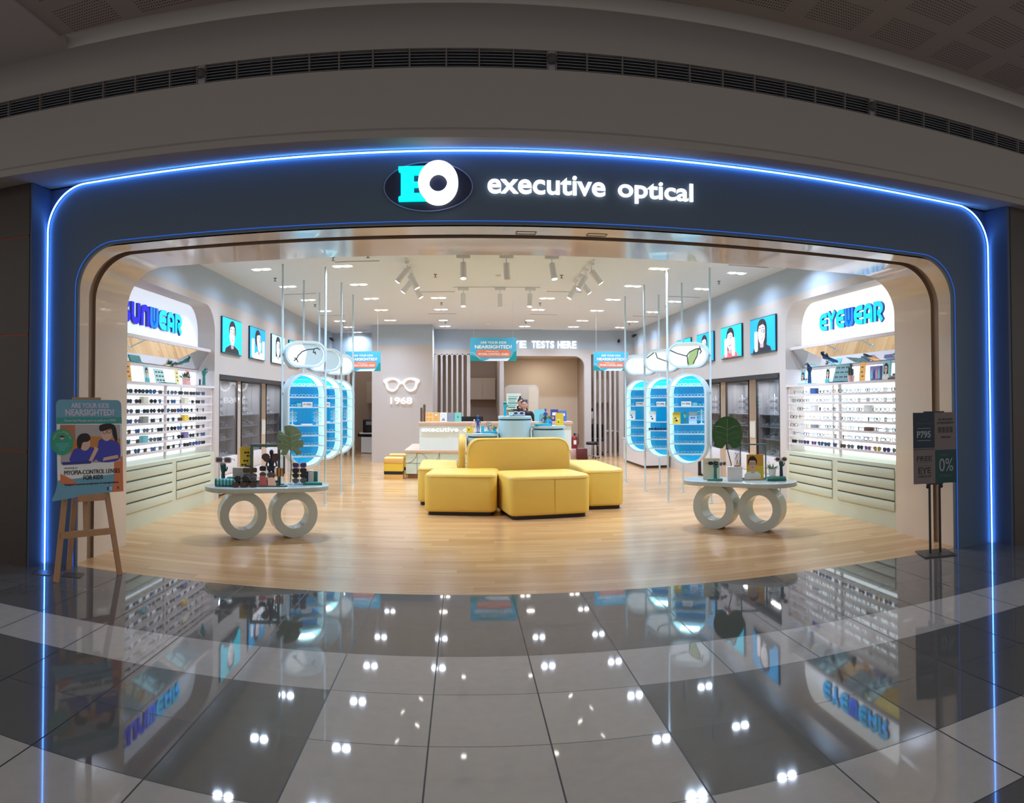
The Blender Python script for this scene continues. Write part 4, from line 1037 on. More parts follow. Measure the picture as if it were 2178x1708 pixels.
figurine('white and orange artist figure on the lowest podium', (.19, 12.22, 1.091), -.2, mat('pale_peach', (236, 190, 160), .5), .24)
small_box('acrylic_tray', 'aqua acrylic tray at the right of the lowest podium', 'tray', (.45, 12.18, 1.091), 0, .26, .14, .03, AQUA)
small_box('glass_cube', 'small pale blue glass box on the lowest podium', 'box', (.34, 12.4, 1.091), 0, .06, .06, .12, AQL)
potted('tiny green plant in an aqua pot on the lowest podium', (.54, 12.3, 1.091), AQL, SOIL, .13, .034)
def yc(b, w_, h_):
    for px, pz in ((-.03, .1), (.0, .1), (-.015, .06)): P_(b, INK if pz < .08 else PAPER, circ(px, pz, .012, .01, 8), 1)
card('display_card', 'yellow picture card at the left edge of the lowest podium', 'card', (.11, 12.15, 1.091), 0, .1, .12, YEL, yc, .1)
small_box('acrylic_tray', 'round ended aqua tray on the right podium', 'tray', (1.36, 12.16, 1.216), 0, .3, .16, .035, AQUA, bev=.05)
small_box('pen_cup', 'blue cup on the right podium', 'cup', (1.49, 12.14, 1.216), 0, .06, .06, .085, mat('azure_cup', (40, 130, 200), .4), bev=.02)
potted('small green plant in a white blue pot on the right podium', (1.47, 12.36, 1.216), AQL, SOIL, .2, .05)
figurine('slim blue striped figure behind the plant on the right podium', (1.44, 12.45, 1.216), 0, mat('stripe_blue', (70, 90, 160), .4), .3)
card('display_card', 'tilted yellow card on the right podium', 'card', (1.65, 12.2, 1.216), R(-12), .14, .22, YEL, yc, .25)
# reception desk
DESKW = mat('desk_mint_white', (222, 226, 214), .4); DESKT = wood_mat('pinkish_oak_top', (216, 182, 156), (196, 160, 134), 0); PETAL = mat('petal_mint', (206, 216, 196), .45); DESKL = mat('desk_letter_white', (255, 255, 255), .4, emit=.28); PLINE = mat('petal_line', (120, 112, 96), .6)
dk = thing('reception_desk', 'long mint reception desk with petal pattern front and raised counter', 'desk', (0, 15.2, 0), 0)
MB().box(-1.22, .0, .1, 2.3, 2.4, .545).build('base', PETAL, dk, smooth=False)
MB().box(-1.18, .06, 0, 2.26, 2.3, .1).build('plinth', mat('wood_plinth', (150, 100, 66), .5), dk, smooth=False)
MB().slab(rrect(-1.25, -.03, 2.33, 2.43, .01, 2), .545, .605, .006).build('table_top', DESKT, dk)
b = MB()
for i in range(7):
    x = -1.22+.48*i
    b.ribbon([(x+.24, .1), (x+.24, .545)], .008, -.004, 0)
    b.ribbon([(x, .325), (x+.48, .325)], .008, -.0045, 0)
    for c, a0 in (((x, .545), 270), ((x+.48, .1), 90), ((x+.24, .325), 180 if i % 2 else 0)):
        b.ribbon(arc(c[0], c[1], .235, .22, a0, a0+90, 8), .008, -.005, 0)
b.build('petal_pattern', PLINE, dk)
MB().box(-.94, .16, .605, 2.34, .42, 1.13).build('counter', DESKW, dk, smooth=False)
MB().slab(rrect(-.96, .12, 2.37, .6, .01, 2), 1.13, 1.2, .008).build('counter_top', DESKT, dk)
word('executive', -.90, .99, -.1, 1.085, dk, .15, .03, .015, DESKL)
word('optical', .0, .965, .52, 1.087, dk, .15, .03, .015, DESKL)
# on the desk
def panel_art(kind):
    def f(b, w_, h_):
        if kind == 'orange':
            for x in (-.5, .04):
                for z in (.08, .55): P_(b, ORANGE, rrect(w_*x*.9, h_*z, w_*(x*.9+.42), h_*(z+.38), .006, 2), 1)
        elif kind == 'orange2':
            for z in (.08, .52): P_(b, ORANGE, rrect(-w_*.4, h_*z, w_*.4, h_*(z+.4), .006, 2), 1)
            P_(b, PAPER, rrect(-w_*.2, h_*.65, w_*.2, h_*.8, .004, 2), 2)
        elif kind == 'face':
            P_(b, P_GREY, circ(0, h_*.6, w_*.3, h_*.22, 16), 1); P_(b, PAPER, circ(0, h_*.6, w_*.26, h_*.19, 16), 2); P_(b, P_GREY, [(-w_*.3, h_*.1), (w_*.3, h_*.1), (w_*.15, h_*.35), (-w_*.15, h_*.35)], 1)
        elif kind == 'wave':
            P_(b, P_GREY, [(-w_*.5, h_*.5), (w_*.5, h_*.7), (w_*.5, h_), (-w_*.5, h_)], 1); P_(b, P_GREY, [(-w_*.5, 0), (w_*.5, 0), (w_*.5, h_*.3), (-w_*.5, h_*.15)], 1)
        else: P_(b, P_GREEN, rrect(-w_*.1, h_*.4, w_*.1, h_*.62, .006, 2), 1)
    return f
for i, (k_, m, lab) in enumerate((('orange', mat('peach_card', (240, 206, 150), .5), 'counter card with four orange tiles'), ('orange2', mat('peach_card'), 'counter card with two orange blocks'), ('face', PAPER, 'white counter card with a grey head outline'), ('wave', mat('steel_card', (130, 150, 166), .5), 'grey blue counter card with pale waves'), ('mint', mat('mint_teal_card', (130, 200, 184), .5), 'mint green counter card'))):
    card('counter_card', '%s standing on the reception desk' % lab, 'card', (-.745+.158*i, 15.55, 1.201), 0, .15, .2, m, panel_art(k_), .06)
t = thing('cactus_ornament', 'brown rattan cactus ornament at the left end of the reception desk', 'ornament', (-.88, 15.6, 1.201))
for x, h in ((-.03, .3), (.035, .37)):
    b = MB(); prof = [(0, 0)]
    for i in range(19): prof.append((.024+.005*(i % 2), h*i/18))
    b.lathe(prof+[(.012, h+.015), (0, h+.02)], 10, (x, 0)); b.build('stem', wood_mat('rattan_brown', (120, 92, 76), (78, 56, 46), 2, 12), t)
t = thing('monitor', 'black computer monitor seen from behind on the reception desk', 'monitor', (.2, 16.0, .606))
MB().plate(rrect(-.25, .28, .25, .70, .01, 2), -.015, .02, .004).build('screen_back', BLACK, t); MB().box(-.03, 0, .0, .03, .04, .4).build('stand', BLACK, t, smooth=False); MB().box(-.12, -.07, 0, .12, .1, .015).build('foot', BLACK, t, smooth=False)
for i, (x, z0, m, lab) in enumerate(((2.02, .26, P_INDIGO, 'navy leaflet holder at the right end of the desk'), (2.2, .23, P_BLUE, 'violet blue leaflet box with white figures at the right end of the desk'))):
    card('leaflet_box', lab, 'leaflet box', (x-.02, 15.55, 1.201), 0, .17, z0, m, lambda b, w_, h_: [P_(b, PAPER, rrect(-.05, h_*.5, .05, h_*.75, .01, 2), 1), P_(b, P_PINK, rrect(-.06, h_*.2, -.01, h_*.4, .008, 2), 1)], .06, .03)
card('display_card', 'aqua card standing behind the tilted yellow card', 'card', (1.68, 15.6, 1.201), 0, .24, .26, P_LTEAL, None, .05)
YST = mat('stool_yellow', (232, 190, 60), .5); YSTT = mat('stool_amber', (228, 176, 96), .5)
def cube_stool(x, y, lab):
    t = thing('cube_stool', lab, 'stool', (x, y, 0), 0, 'striped stools beside the desk')
    P = rrect(-.2, -.2, .2, .2, .03, 3)
    MB().slab(P, .0, .1).build('base', YSTT, t); MB().slab(P, .1, .17).build('black_band', BLACK, t); MB().slab(P, .17, .33).build('body', YST, t); MB().slab(offset(P, -.005), .33, .45, .02).build('cushion', YSTT, t)
cube_stool(-1.47, 15.2, 'yellow and black banded stool at the front left of the desk'); cube_stool(-1.47, 16.2, 'yellow banded stool half hidden behind the front stool')
# back wall signs
t = thing('glasses_sign', 'lit white outline of glasses above the year on the beige pier', 'sign', (-1.675, 19.38, 2.10))
b = MB()
for sx in (-1, 1):
    O = [(sx*x, z) for x, z in [(.02, .05), (.07, .14), (.2, .19), (.36, .185), (.49, .13), (.475, .06), (.44, .03), (.40, -.10), (.3, -.17), (.2, -.17), (.11, -.1), (.07, -.01)]]
    I = [(sx*x, z) for x, z in [(.085, .03), (.12, .1), (.2, .14), (.3, .135), (.385, .09), (.385, .06), (.375, .02), (.35, -.07), (.28, -.125), (.21, -.125), (.14, -.07), (.1, -.01)]]
    b.ring(smooth(O), smooth(I), -.03, 0)
b.box(-.03, -.03, .03, .03, 0, .085)
b.build('outline', LEDW, t)
b = MB(); b.use(LEDW).text('1968', -.30, -.52, .29, -.335, -.01, .02, .012); b.build('year_digits', LEDW, t)
t = thing('eye_tests_sign', 'lit white letters EYE TESTS HERE on the blue grey band', 'sign', (0, 20.79, 0))
x = 1.22
for wd, x0, x1 in (('EYE', 1.2, 1.86), ('TESTS', 2.0, 2.68), ('HERE', 2.76, 3.34)):
    n = len(wd)
    for i, ch in enumerate(wd):
        MB().text(ch, x0+(x1-x0)*i/n+.008, 3.205, x0+(x1-x0)*(i+1)/n-.012, 3.425, 0, .03, .03).build('letter', LEDW, t)
BAN = mat('banner_teal', (74, 166, 190), .5); BANO = mat('banner_orange', (226, 124, 84), .5); BANG = mat('banner_green', (14, 138, 132), .5)
def banner(x0, x1, z0, z1, y, lab):
    t = thing('hanging_banner', lab, 'banner', ((x0+x1)/2, y, z0), 0, 'hanging kids eyesight banners'); w_, h_ = x1-x0, z1-z0
    for sx in (-.42, .42): MB().tube([(sx*w_, 0, h_), (sx*w_, 0, 3.75-z0)], .0015, 4).build('wire', PAPER, t)
    b = MB(); b.use(BAN).box(-w_/2, -.003, 0, w_/2, .003, h_)
    b.use(BANG).plate([(-w_*.5, 0), (-w_*.22, 0), (-w_*.3, h_*.1), (-w_*.42, h_*.22), (-w_*.5, h_*.25)], -.005, -.003)
    b.plate([(w_*.28, 0), (w_*.5, 0), (w_*.5, h_*.45), (w_*.44, h_*.38), (w_*.4, h_*.2)], -.005, -.003)
    b.use(PAPER).plate([(-w_*.2, .0), (w_*.3, .0), (w_*.36, h_*.12), (w_*.12, h_*.1), (-w_*.08, h_*.1)], -.0052, -.003)
    b.use(BANO).plate(rrect(-w_*.37, h_*.17, w_*.38, h_*.48, h_*.15), -.0055, -.003)
    b.use(PAPER); b.text('ARE YOUR KIDS', -w_*.28, h_*.74, w_*.28, h_*.84, -.004, .002, .02); b.text('NEARSIGHTED?', -w_*.4, h_*.53, w_*.4, h_*.68, -.004, .002, .03)
    b.text('Check out our', -w_*.16, h_*.385, w_*.12, h_*.435, -.006, .001, .01); b.text('MYOPIA-CONTROL LENSES', -w_*.32, h_*.24, w_*.33, h_*.34, -.006, .001, .02)
    b.ribbon([(-w_*.5, h_*.33), (-w_*.44, h_*.36), (-w_*.36, h_*.25), (-w_*.28, h_*.06)], .006, -.0058, -.003)
    b.build('printed_sheet', None, t, smooth=False)
banner(.15, 1.14, 2.5, 3.0, 15.2, 'teal hanging banner over the reception desk'); banner(-2.49, -1.74, 2.28, 2.70, 15.0, 'teal hanging banner at the left, partly behind the pod poles'); banner(2.77, 3.53, 2.29, 2.70, 15.0, 'teal hanging banner at the right, before the slatted opening')
# niche with board, poster and two people
t = thing('rounded_board', 'rounded beige board with a mirror strip behind the two people', 'board', (1.6, 20.35, 0))
MB().plate(rrect(-.42, .05, .58, 2.12, .16, 6, (0, 1, 1, 0)), -.02, .03, .006).build('panel', mat('taupe_board', (178, 162, 144), .5), t)
MB().plate(rrect(.27, .05, .55, 2.06, .12, 6, (0, 1, 0, 0)), -.024, -.02).build('inset', mat('niche_wall'), t)
def pa(b, w_, h_):
    b.use(P_GREEN).text('EYE CHECK', -w_*.4, h_*.8, w_*.3, h_*.87, -.001, .001, .03)
    for i in range(5): P_(b, P_LTEAL, rrect(-w_*.4, h_*(.1+.12*i), w_*(.1+.05*(i % 3)), h_*(.16+.12*i), .01, 2), 1)
b = MB()
b.use(mat('poster_cream', (226, 232, 214), .5)).box(-.2, 0, 0, .21, .012, .46)
for i in range(6): P_(b, P_LTEAL if i % 2 else P_GREEN, rrect(-.15, .05+.06*i, .06+.03*(i % 3), .08+.06*i, .006, 2), 1)
tag(b.build('wall_poster', None, None, (1.43, 20.27, 1.42)), 'pale green printed poster on the rounded board behind two people', 'poster')
b = MB(); b.use(mat('dark_picture', (62, 50, 40), .3)).box(0, 0, 0, .17, .02, .2)
tag(b.build('dark_picture', None, None, (1.66, 20.3, 1.5)), 'small dark picture on the rounded board beside the people', 'picture')
def person(loc, rz, lab, h, hairtop, lean):
    t = thing('person', lab, 'person', loc, rz, 'staff behind the desk'); k = h/1.7
    sk = MB()
    me = bpy.data.meshes.new('body'); J = {'p': (0, 0, .92), 'w': (0, -.01, 1.08), 'c': (lean*.02, -.03, 1.28), 'n': (lean*.04, -.05, 1.44), 'h0': (lean*.06, -.07, 1.52)}
    names = list(J); V = [J[n] for n in names]; E = [(0, 1), (1, 2), (2, 3), (3, 4)]; RR = [.15, .135, .15, .055, .05]
    for s_ in (-1, 1):
        i = len(V); V += [(s_*.17+lean*.03, -.03, 1.40), (s_*.23, -.06, 1.14), (s_*.1, -.26, 1.08), (s_*.05, -.33, 1.1)]; RR += [.06, .045, .035, .028]; E += [(2, i), (i, i+1), (i+1, i+2), (i+2, i+3)]
        i = len(V); V += [(s_*.1, 0, .86), (s_*.11, -.01, .48), (s_*.11, .01, .08), (s_*.11, -.12, .04)]; RR += [.09, .065, .045, .035]; E += [(0, i), (i, i+1), (i+1, i+2), (i+2, i+3)]
    me.from_pydata([tuple(c*k for c in v) for v in V], E, [])
    o = bpy.data.objects.new('body', me); COL.objects.link(o); o.parent = t
    m = o.modifiers.new('skin', 'SKIN'); m.use_smooth_shade = True
    for i, r_ in enumerate(RR): me.skin_vertices[0].data[i].radius = (r_*k, r_*k*.8 if i < 3 else r_*k)
    me.skin_vertices[0].data[0].use_root = True
    o.modifiers.new('sub', 'SUBSURF').levels = 2; o.modifiers['sub'].render_levels = 2
    o.data.materials.append(mat('black_uniform', (26, 24, 28), .7))
    hx, hy, hz = lean*.08*k, -.10*k, 1.60*k
    b = MB(); b.use(SKIN).ball((hx, hy, hz), .075*k, .09*k, .112*k, 16, 10); b.tube([(hx*.6, -.06*k, 1.45*k), (hx, hy+.02, hz-.08*k)], .045*k, 8)
    b.ball((hx, hy-.092*k, hz-.012*k), .013*k, .018*k, .02*k, 8, 5)
    for s_ in (-1, 1): b.ball((hx+s_*.076*k, hy+.01, hz-.01*k), .012*k, .02*k, .03*k, 8, 5)
    b.use(mat('lips', (170, 90, 90), .5)).ball((hx, hy-.083*k, hz-.055*k), .024*k, .01*k, .007*k, 8, 4)
    b.use(INK)
    for s_ in (-1, 1): b.ball((hx+s_*.03*k, hy-.08*k, hz+.012*k), .012*k, .006*k, .006*k, 8, 4)
    hd = b.build('head', None, t)
    b = MB(); b.ball((hx, hy+.018*k, hz+.035*k), .082*k, .092*k, .098*k, 14, 8)
    if hairtop: b.ball((hx-.01, hy+.03*k, hz+.14*k), .03*k, .03*k, .04*k, 10, 6)
    b.build('hair', HAIR, t)
    b = MB()
    for s_ in (-1, 1): b.tube([(hx+s_*.03*k+.024*k*cos(a*pi/5), hy-.095*k, hz+.01*k+.018*k*sin(a*pi/5)) for a in range(10)], .0025*k, 4, True)
    b.build('eyeglasses', BLACK, t)
    for s_ in (-1, 1):
        b = MB(); b.ball((s_*.045*k, -.36*k, 1.1*k), .035*k, .045*k, .018*k, 10, 6)
        for q in range(4): b.tube([(s_*.045*k-.026*k+.017*k*q, -.38*k, 1.105*k), (s_*.045*k-.028*k+.018*k*q, -.42*k, 1.108*k), (s_*.045*k-.024*k+.016*k*q, -(.44+.006*(q in (1, 2)))*k, 1.09*k)], .008*k, 6, r1=.006*k)
        b.tube([(s_*.045*k-s_*.03*k, -.35*k, 1.105*k), (s_*.045*k-s_*.05*k, -.38*k, 1.1*k), (s_*.045*k-s_*.05*k, -.4*k, 1.095*k)], .009*k, 6, r1=.007*k)
        b.build('hand', SKIN, t)
    return t
person((1.47, 19.1, 0), R(12), 'person in black with a dark top knot, looking down behind the tallest podium', 1.72, True, .6)
person((1.615, 18.35, 0), R(-6), 'person in black with short dark hair and glasses, right of the other person', 1.66, False, -.5)
# things near the right pier
EXT = mat('extinguisher_red', (140, 34, 32), .35)
t = thing('fire_extinguisher', 'red fire extinguisher standing in the niche behind the sofa', 'fire extinguisher', (3.2, 20.4, .29))
MB().lathe([(0, 0), (.085, 0), (.09, .02), (.09, .3), (.06, .36), (.03, .38), (0, .38)], 18).build('tank', EXT, t)
b = MB(); b.tube([(0, 0, .38), (0, 0, .43)], .02, 8); b.box(-.02, -.07, .42, .02, .05, .44); b.build('valve', BLACK, t)
MB().tube([(.0, -.03, .42), (.09, -.05, .4), (.11, -.05, .2), (.1, -.05, .1)], .012, 7).build('hose', BLACK, t)
MB().box(-.04, -.092, .12, .04, -.088, .24).build('label_plate', PAPER, t, smooth=False)
small_box('crate', 'low pale crate under the red fire extinguisher', 'crate', (3.22, 20.4, 0), 0, .5, .4, .288, mat('pale_crate', (196, 160, 146), .5))
small_box('toolbox', 'dark red case on the floor beside the pale crate', 'case', (3.36, 20.1, .0), 0, .3, .2, .3, mat('dark_red_case', (92, 30, 28), .5), bev=.02)
t = thing('swivel_stool', 'black round swivel stool with chrome foot before the pier', 'stool', (3.7, 20.3, 0))
MB().lathe([(0, .40), (.17, .40), (.18, .42), (.18, .46), (.16, .48), (0, .48)], 24).build('seat', BLACK, t)
MB().tube([(0, 0, .05), (0, 0, .4)], .018, 8).build('column', CHROME, t)
for i in range(5):
    a = 2*pi*i/5; l = MB().tube([(0, 0, .09), (.2*cos(a), .2*sin(a), .055)], .013, 6).build('leg', CHROME, t)
    MB().ball((.2*cos(a), .2*sin(a), .025), .022, .022, .025, 8, 5).build('caster', BLACK, l)
MB().tube([(.08, 0, .39), (.2, -.02, .36)], .008, 6).build('lever', CHROME, t)
# test rooms
CUP = mat('room_cupboard', (188, 170, 154), .6)
t = thing('wall_cupboard', 'two door cupboard seen through the opening by the slotted screen', 'cupboard', (.22, 23.7, 1.72)); MB().box(0, 0, 0, .86, .28, .72).build('body', CUP, t, smooth=False)
for i in range(2): MB().box(.01+.425*i, -.018, .01, .42+.425*i, 0, .71).build('door', CUP, t, smooth=False)
t = thing('wall_cupboard', 'pale cupboard high in the dark doorway left of the beige pier', 'cupboard', (-3.2, 23.6, 1.6)); MB().box(0, 0, 0, .7, .3, .72).build('body', CUP, t, smooth=False); MB().box(.01, -.018, .01, .69, 0, .71).build('door', CUP, t, smooth=False)
t = thing('side_desk', 'dark topped white desk inside the left doorway', 'desk', (-3.3, 22.6, 0)); MB().box(0, 0, .62, .9, .6, .66).build('top', PAPER, t, smooth=False); MB().box(0.05, .05, 0.02, .9, .55, .52).build('drawer_unit', PAPER, t, smooth=False); MB().box(-.1, .3, .52, .9, .6, .62).build('rail', BLACK, t, smooth=False)
t = thing('printer', 'black machine on the desk in the left doorway', 'machine', (-2.95, 22.85, .66)); MB().slab(rrect(-.25, -.2, .25, .2, .03, 3), 0, .42, .02).build('body', BLACK, t); MB().box(-.15, -.21, .25, .15, -.2, .36).build('panel', P_GREY, t, smooth=False)
b = MB(); b.use(P_BROWN).box(0, 0, 0, .18, .02, .22); b.use(P_GREY).box(.02, -.002, .02, .16, 0, .2); tag(b.build('framed_picture', None, None, (-2.75, 23.9, 1.15)), 'small brown framed picture on the wall of the left doorway', 'picture')
t = thing('test_desk', 'white desk with dark shelf behind the right slats', 'desk', (3.8, 22.6, 0)); MB().box(0, 0, .66, 1.2, .6, .7).build('top', PAPER, t, smooth=False); MB().box(.5, .05, 0.02, 1.15, .55, .66).build('drawer_unit', CUP, t, smooth=False)
t = thing('phoropter', 'black and white eye test instrument behind the right slats', 'instrument', (3.98, 22.2, 0)); MB().tube([(0, 0, 0), (0, 0, 1.15)], .03, 8).build('column', BLACK, t); MB().lathe([(0, 1.1), (.12, 1.1), (.13, 1.2), (.12, 1.32), (0, 1.34)], 14).build('head', WHITE, t); MB().lathe([(0, 1.34), (.1, 1.34), (.1, 1.44), (0, 1.46)], 12).build('cap', BLACK, t); MB().lathe([(0, 0), (.2, 0), (.2, .03), (0, .04)], 14).build('base', BLACK, t)
t = thing('exam_chair', 'black examination chair behind the right slats', 'chair', (4.15, 21.7, 0)); MB().slab(rrect(-.22, -.2, .22, .2, .05, 3), .42, .52, .03).build('seat', BLACK, t); MB().plate(rrect(-.2, .5, .2, .95, .06, 3), .16, .24, .02).build('backrest', BLACK, t); MB().tube([(0, 0, .03), (0, 0, .42)], .04, 8).build('column', CHROME, t); MB().lathe([(0, 0), (.22, 0), (.22, .03), (0, .04)], 16).build('base', BLACK, t)
t = thing('wall_cupboard', 'pale cupboard on the wall behind the right slats', 'cupboard', (4.42, 23.7, 1.6)); MB().box(0, 0, 0, .6, .3, .8).build('body', CUP, t, smooth=False); MB().box(.01, -.018, .01, .59, 0, .79).build('door', CUP, t, smooth=False)
t = thing('low_counter', 'low white counter behind the eyewear side pods', 'counter', (4.35, 16.9, 0)); MB().box(0, 0, .06, .62, 2.2, .62).build('body', CABW, t, smooth=False); MB().box(-.02, -.02, .62, .62, 2.2, .65).build('top', CABW, t, smooth=False); MB().box(.03, .03, 0, .6, 2.1, .06).build('plinth', CABD, t, smooth=False)
for nm, x, y, z in (('room_light', .65, 22.5, 3.6), ('room_light', -3.2, 22.9, 3.6), ('room_light', 4.4, 22.6, 3.6), ('room_light', 2.3, 21.4, 2.95)):
    area(nm, (x, y, z), .5, .5, 9 if z > 3 else 12, (1, .94, .88))

# ================================================================ TWO RING LEGGED TABLES AND THEIR GOODS
TABT = mat('table_grey_mint', (190, 200, 196), .22, coat=.3)
def ring_table(loc, rz, lab):
    t = thing('display_table', lab, 'table', loc, rz, 'oval tables on ring legs')
    MB().slab(rrect(-.75, -.31, .75, .31, .309, 12), .56, .615, .008).build('table_top', TABT, t)
    for sx in (-.31, .31):
        O = circ(sx, .28, .28, n=48); I = circ(sx, .28, .172, n=48)
        MB().ring(O, I, -.115, .115).build('ring_leg', TABT, t)
    return t
ring_table((-2.31, 8.25, 0), R(27), 'oval table on two ring legs before the sunwear side pods, crowded with sunglasses')
ring_table((3.39, 8.36, 0), R(-44), 'oval table on two ring legs before the eyewear side pods, with a large green leaf')
Z = .6155
def leaf(parent, name, m, size, T, notch):
    """heart shaped leaf with a midrib, notched like a split leaf when notch is set"""
    b = MB(T); n = 40; rim = []
    for i in range(n+1):
        t = -pi+2*pi*i/n
        a = t
        r_ = (.5+.12*cos(a)+.10*cos(2*a)*(-1 if abs(a) > 2 else .2))
        if abs(a) > 2.75: r_ *= .55+.1*(pi-abs(a))/.39
        if notch and i % 5 == 2 and abs(a) > .4: r_ *= .62
        rim.append((r_*size*sin(a)*.98, r_*size*cos(a)*1.08))
    V = [(0, 0, 0)]; F_ = []
    rings = 4
    for k in range(1, rings+1):
        q = k/rings
        for x, z in rim: V.append((x*q, .12*size*(abs(x*q)/size)**1.5+.10*size*(z*q/size)**2+.012*size*sin(10*math.atan2(z, x))*q, z*q))
    m_ = n+1
    for i in range(n): F_.append((0, 1+i, 2+i))
    for k in range(rings-1):
        for i in range(n): F_.append((1+k*m_+i, 1+(k+1)*m_+i, 1+(k+1)*m_+i+1, 1+k*m_+i+1))
    b.add(V, F_)
    lf = b.build(name, m, parent, ang=180)
    v = MB(T); v.tube([(0, -.004, z*size) for z in (-.32, 0, .3, .6)], .008*size, 5)
    for s_ in (-1, 1):
        for z in (-.1, .08, .26): v.tube([(0, -.004, z*size), (s_*.2*size, .0, (z+.1)*size), (s_*.38*size, .03*size, (z+.12)*size)], .005*size, 4)
    v.build('vein', mat('leaf_vein', (120, 158, 96), .5), lf)
    return lf
# ---- left table
rz = R(16)
LT = 'on the sunwear side table'
t = thing('glasses_roll', 'rolled teal chevron glasses case at the left end of the table', 'case', (-2.74, 7.985, Z+.047), rz)
b = MB()
for i in range(12):
    b.use((TEAL, P_LTEAL)[i % 2]); b.tube([(-.13+.02*i, 0, 0), (-.11+.02*i, 0, 0)], .046, 14)
b.build('case_body', None, t)
MB().tube([(.128, 0, .0), (.136, 0, .0)], .04, 12).build('end_cap', DTEAL, t); MB().tube([(-.136, 0, .0), (-.128, 0, .0)], .04, 12).build('end_cap', DTEAL, t)
small_box('glasses_case', 'rounded green glasses case behind the rolled teal case', 'case', (-2.72, 8.12, Z), rz+.3, .13, .07, .1, mat('emerald_case', (30, 120, 92), .35), bev=.034)
h = hand_mannequin('display_hand', 'dark green display hand at the left end of the sunwear side table', (-2.845, 8.17, Z), rz, DTEAL, DTEAL, .28)
o = eyewear_mesh(MB(), 'square', FR_WHITE, mat('rose_grey_lens', (120, 96, 100), .1), .008).build('sunglasses', None, None, (-2.83, 8.13, Z+.26), rz-.2); o.scale = (1.5, 1.3, 1.5); tag(o, 'white framed sunglasses on the dark green hand at the left end of the table', 'sunglasses')
for i, (x, y, z, a, nm, lab) in enumerate(((-2.56, 7.93, 0, .1, 'brown', 'brown sunglasses at the front of the loose pile'), (-2.46, 7.98, 0, -.1, 'brown', 'brown sunglasses at the right edge of the loose pile'), (-2.58, 8.05, .0, .3, 'black round', 'black sunglasses at the back left of the loose pile'), (-2.5, 8.09, .0, -.2, 'black square', 'black sunglasses at the back right of the loose pile'), (-2.56, 8.0, .062, .1, 'black round', 'black sunglasses lying on top of the loose pile'), (-2.47, 8.04, .06, -.3, 'grey', 'grey lensed sunglasses on top of the loose pile'))):
    o = eyewear(SUN[nm], 'sunglasses', lab+' '+LT, (x, y, Z+z), rz+a, 'loose sunglasses pile', s=1.3)
small_box('white_block', 'white box behind the sunglasses racks %s' % LT, 'box', (-2.66, 8.3, Z), rz, .2, .14, .2, mat('block_white', (196, 192, 186), .6))
card('display_card', 'yellow card printed with black sunglasses %s' % LT, 'card', (-2.63, 8.43, Z), rz, .165, .44, YEL, lambda b, w_, h_: sun_dots(b, w_, h_, [(0, .37), (.03, .33), (-.01, .27), (-.035, .22), (.02, .2)], INK, .018), .04)
t = thing('empty_frame', 'grey green upright open frame %s' % LT, 'frame', (-2.40, 8.46, Z), rz)
MB().ring([(-.185, 0), (.185, 0), (.185, .48), (-.185, .48)], [(-.15, .035), (.15, .035), (.15, .445), (-.15, .445)], -.03, .02).build('frame', mat('grey_green_frame', (92, 122, 114), .45), t, smooth=False)
MB().box(-.185, -.06, 0, .185, .06, .012).build('foot', mat('grey_green_frame'), t, smooth=False)
def sg_rack(loc, rz, lab, kinds, gap):
    t = thing('sunglasses_rack', lab, 'glasses stand', loc, rz)
    H = gap*len(kinds)+.05
    b = MB(); b.tube([(0, .05, 0), (0, .05, H)], .008, 8); b.box(-.06, -.02, 0, .06, .1, .008)
    for q in range(len(kinds)): b.tube([(-.02, -.01, .05+gap*q), (-.02, .05, .05+gap*q)], .004, 5); b.tube([(.02, -.01, .05+gap*q), (.02, .05, .05+gap*q)], .004, 5)
    b.build('clear_stand', glassy('acrylic', (226, 236, 238), .12), t)
    T = Matrix.Translation(loc) @ Matrix.Rotation(rz, 4, 'Z')
    for q, nm in enumerate(kinds):
        eyewear(SUN[nm], 'sunglasses', '%s sunglasses, %s on the %s' % (nm, ('lowest', 'second from bottom', 'third from bottom', 'topmost')[q], lab.split(' standing')[0]), tuple(T @ Vector((0, -.02, .015+gap*q))), rz, None, s=1.3)
sg_rack((-2.50, 8.13, Z), rz+.25, 'left clear sunglasses rack standing on the sunwear side table', ('brown', 'grey', 'brown'), .07)
sg_rack((-2.335, 8.30, Z), rz-.1, 'clear rack behind the coral pouch standing on the sunwear side table', ('brown', 'grey', 'black square'), .075)
sg_rack((-1.965, 8.44, Z), rz, 'right clear sunglasses rack standing on the sunwear side table', ('grey', 'black round', 'black square', 'pink'), .062)
small_box('glass_tray', 'dark green glass tray under the coral pouch %s' % LT, 'tray', (-2.26, 8.16, Z), rz, .42, .14, .01, mat('green_tray', (52, 84, 66), .12), bev=.02)
b = MB(); b.use(mat('coral_pouch', (220, 110, 104), .5)); b.loops([[(-.05, -.02, 0), (.05, -.02, 0), (.05, .06, 0), (-.05, .06, 0)], [(-.04, .02, .11), (.03, .02, .11), (.03, .035, .11), (-.04, .035, .11)]])
tag(b.build('glasses_pouch', None, None, (-2.335, 8.14, Z+.011), rz), 'coral pink patterned pouch on the green glass tray', 'pouch')
b = MB(); b.use(mat('peach_box', (240, 188, 160), .5)); b.loops([[(-.05, -.02, 0), (.05, -.02, 0), (.05, .06, 0), (-.05, .06, 0)], [(-.055, .03, .085), (.025, .03, .085), (.025, .045, .085), (-.055, .045, .085)]])
tag(b.build('card_box', None, None, (-2.235, 8.18, Z+.011), rz), 'peach box leaning on the green glass tray', 'box')
figurine('tall navy artist figure wearing brown glasses like wings %s' % LT, (-2.29, 8.345, Z), rz, mat('ink_navy', (24, 34, 60), .45), .43, 'low')
